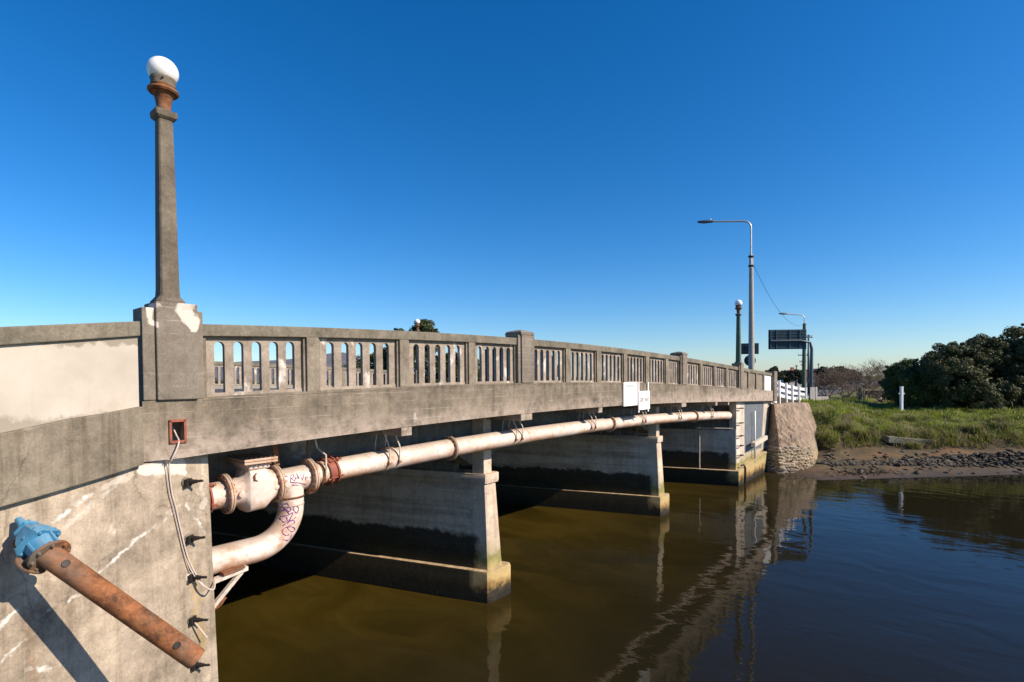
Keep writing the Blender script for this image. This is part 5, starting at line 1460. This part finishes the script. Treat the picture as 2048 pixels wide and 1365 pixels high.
# ------------------------------------------------------------------ distance: tree line, houses, hills
cen, rad = [], []
for i in range(340):
    Zc = random.uniform(110, 230); px = random.uniform(1490, 1790); X = (px - 1024) / 1045 * Zc
    x, y, z = cam_pt(X, Zc); k = random.uniform(.2, 1.5) * Zc / 130
    if abs(y - 10) < 14: continue
    cen.append((x, y, z + k)); rad.append(random.uniform(.7, 1.5) * Zc / 130)
for i in range(420):
    Zc = random.uniform(120, 260); px = random.uniform(-500, 1500); X = (px - 1024) / 1045 * Zc
    x, y, z = cam_pt(X, Zc); cen.append((x, y, z + random.uniform(.3, 1.4) * Zc / 130)); rad.append(random.uniform(1.0, 1.9) * Zc / 130)
v, f = leaf_cloud(cen, rad, 110, .42, .9)
tag(link('distant_treeline', fast_mesh('distant_treeline', v, f), 'farleaf'), kind='stuff')
def far_tree(label, px, Zc, h, w_, seed, m_='farleaf'):
    b_ = cam_pt((px - 1024) / 1045 * Zc, Zc)
    bush('far_tree', label, b_, [((0, 0, h * .62), (w_, w_, h * .36)), ((w_ * .3, -.2, h * .72), (w_ * .7, w_ * .7, h * .24))], w_ * .28, 40, 200, .22, m_, None, 1, 'tree', seed)
far_tree('round dark tree above the distant orange roofed house', 1592, 118, 4.2, 1.7, 81)
far_tree('small round tree over the middle of the white fence', 1571, 125, 3.8, 2.2, 82)
far_tree('olive topped tree on the right side of the road beyond the tank', 1667, 100, 4.1, 3.2, 83)
far_tree('small dark tree close against the far end pillar', 1546, 115, 4.6, 1.6, 84)
far_tree('low scrubby tree left of the bare shrubs', 1692, 92, 3.5, 2.4, 85)
def house(label, px, Zc, w_, dp, h, roof_m, rot=.5):
    b_ = cam_pt((px - 1024) / 1045 * Zc, Zc); t = thing('house', label, 'house', b_); t.rotation_euler = (0, 0, rot)
    MB().box(-w_/2, w_/2, -dp/2, dp/2, -.5, h).build('wall', 'housewall', t)
    MB().loft([[(x, -dp/2 - .5, h), (x, 0, h + dp * .32), (x, dp/2 + .5, h), (x, 0, h - .01)] for x in (-w_/2 - .4, w_/2 + .4)]).build('roof', roof_m, t)
    MB().box(w_*.2, w_*.2 + .7, -.35, .35, h + dp*.2, h + dp*.32 + .7).build('chimney', roof_m, t)
    for k in (-.3, .05, .33):
        f_ = MB().box(w_*k - .7, w_*k + .7, -dp/2 - .04, -dp/2 - .003, .8, 2.1).build('window', 'white', t); MB().box(w_*k - .6, w_*k + .6, -dp/2 - .06, -dp/2 - .045, .9, 2.0).build('pane', 'glass', f_)
house('distant orange roofed house between the fence and the big sign post', 1591, 128, 7, 6, 2.2, 'roof', .6)
house('distant brick coloured house right of the sign post', 1627, 135, 7, 6, 2.6, 'roof', .5)
house('long pale shed roof behind the bare shrubs', 1668, 140, 16, 7, 1.7, 'galv', .55)
hv, hf = [], []
NA = 90
for j, (dist, hh) in enumerate(((900, 0), (1100, .55), (1400, 1.), (1900, .3))):
    for i in range(NA + 1):
        a = math.radians(-75 + 110 * i / NA)      # bearing from the view direction, to the left positive
        dirv = F0 * math.cos(a) - R0 * math.sin(a) if True else F0
        q = i / NA
        hgt = 24 + 34 * math.exp(-((math.degrees(a) - 24) / 9) ** 2) + 22 * math.exp(-((math.degrees(a) - 17.0) / 2.6) ** 2) + 8 * math.sin(q * 31) + 5 * math.sin(q * 67 + 1)
        if math.degrees(a) < 8: hgt *= max(0.12, 1 - (8 - math.degrees(a)) / 14)
        hv.append((CAM.x + dirv.x * dist, CAM.y + dirv.y * dist, 1 + max(0, hgt) * hh * (dist / 1400)))
n1 = NA + 1
for j in range(3):
    for i in range(NA): hf.append((j*n1+i, j*n1+i+1, (j+1)*n1+i+1, (j+1)*n1+i))
tag(link('hills', fast_mesh('hills', np.array(hv), np.array(hf)), 'hill', smooth=True), kind='structure')

# ------------------------------------------------------------------ the vehicle crossing the bridge
vn = thing('van', 'dark navy van on the bridge seen through the balustrade slots', 'van', (17.6, 7.0, roadz(17.6) + .02)); vn.rotation_euler = (0, .012, 0)
sec_ = lambda x, zl, zh, hw: [(x, -hw, zl), (x, hw, zl), (x, hw * 1.0, zl + (zh - zl) * .5), (x, hw * .86, zh), (x, -hw * .86, zh), (x, -hw * 1.0, zl + (zh - zl) * .5)]
MB().loft([sec_(-2.35, .42, 1.55, .78), sec_(-2.25, .32, 1.78, .9), sec_(-1.2, .28, 1.86, .93), sec_(.6, .28, 1.84, .93), sec_(1.2, .28, 1.52, .93), sec_(1.55, .28, 1.12, .92), sec_(2.2, .32, 1.0, .88), sec_(2.4, .42, .8, .74)]).build('body', 'carpaint', vn, auto=35)
for x0, x1 in ((-2.0, -1.05), (-.95, .0), (.1, .85)):
    for sy in (-1, 1):
        MB().quadbox([(x0, sy * .915, 1.10), (x1, sy * .915, 1.10), (x1, sy * .90, 1.10), (x0, sy * .90, 1.10), (x0 + .05, sy * .845, 1.66), (x1 - .05, sy * .845, 1.66), (x1 - .05, sy * .82, 1.66), (x0 + .05, sy * .82, 1.66)]).build('window', 'glass', vn)
for x in (-1.45, 1.45):
    for sy in (-1, 1):
        wv = MB().lathe([(-.1, .2), (-.1, .33), (.1, .33), (.1, .2)], (x, sy * .82, .33), (0, 1, 0), 20).build('wheel', 'tyre', vn, auto=40); MB().lathe([(-.02, .2), (.105 * 1, .19), (.11, .05)], (x, sy * .82, .33), (0, sy, 0), 14).build('rim', 'galv', wv)
for sy in (-1, 1):
    MB().box(-2.37, -2.2, sy * .74 - .1, sy * .74 + .1, .85, 1.3).build('tail_light', 'redlens', vn); MB().box(2.2, 2.37, sy * .62 - .12, sy * .62 + .12, .62, .78).build('headlight', 'globe', vn)
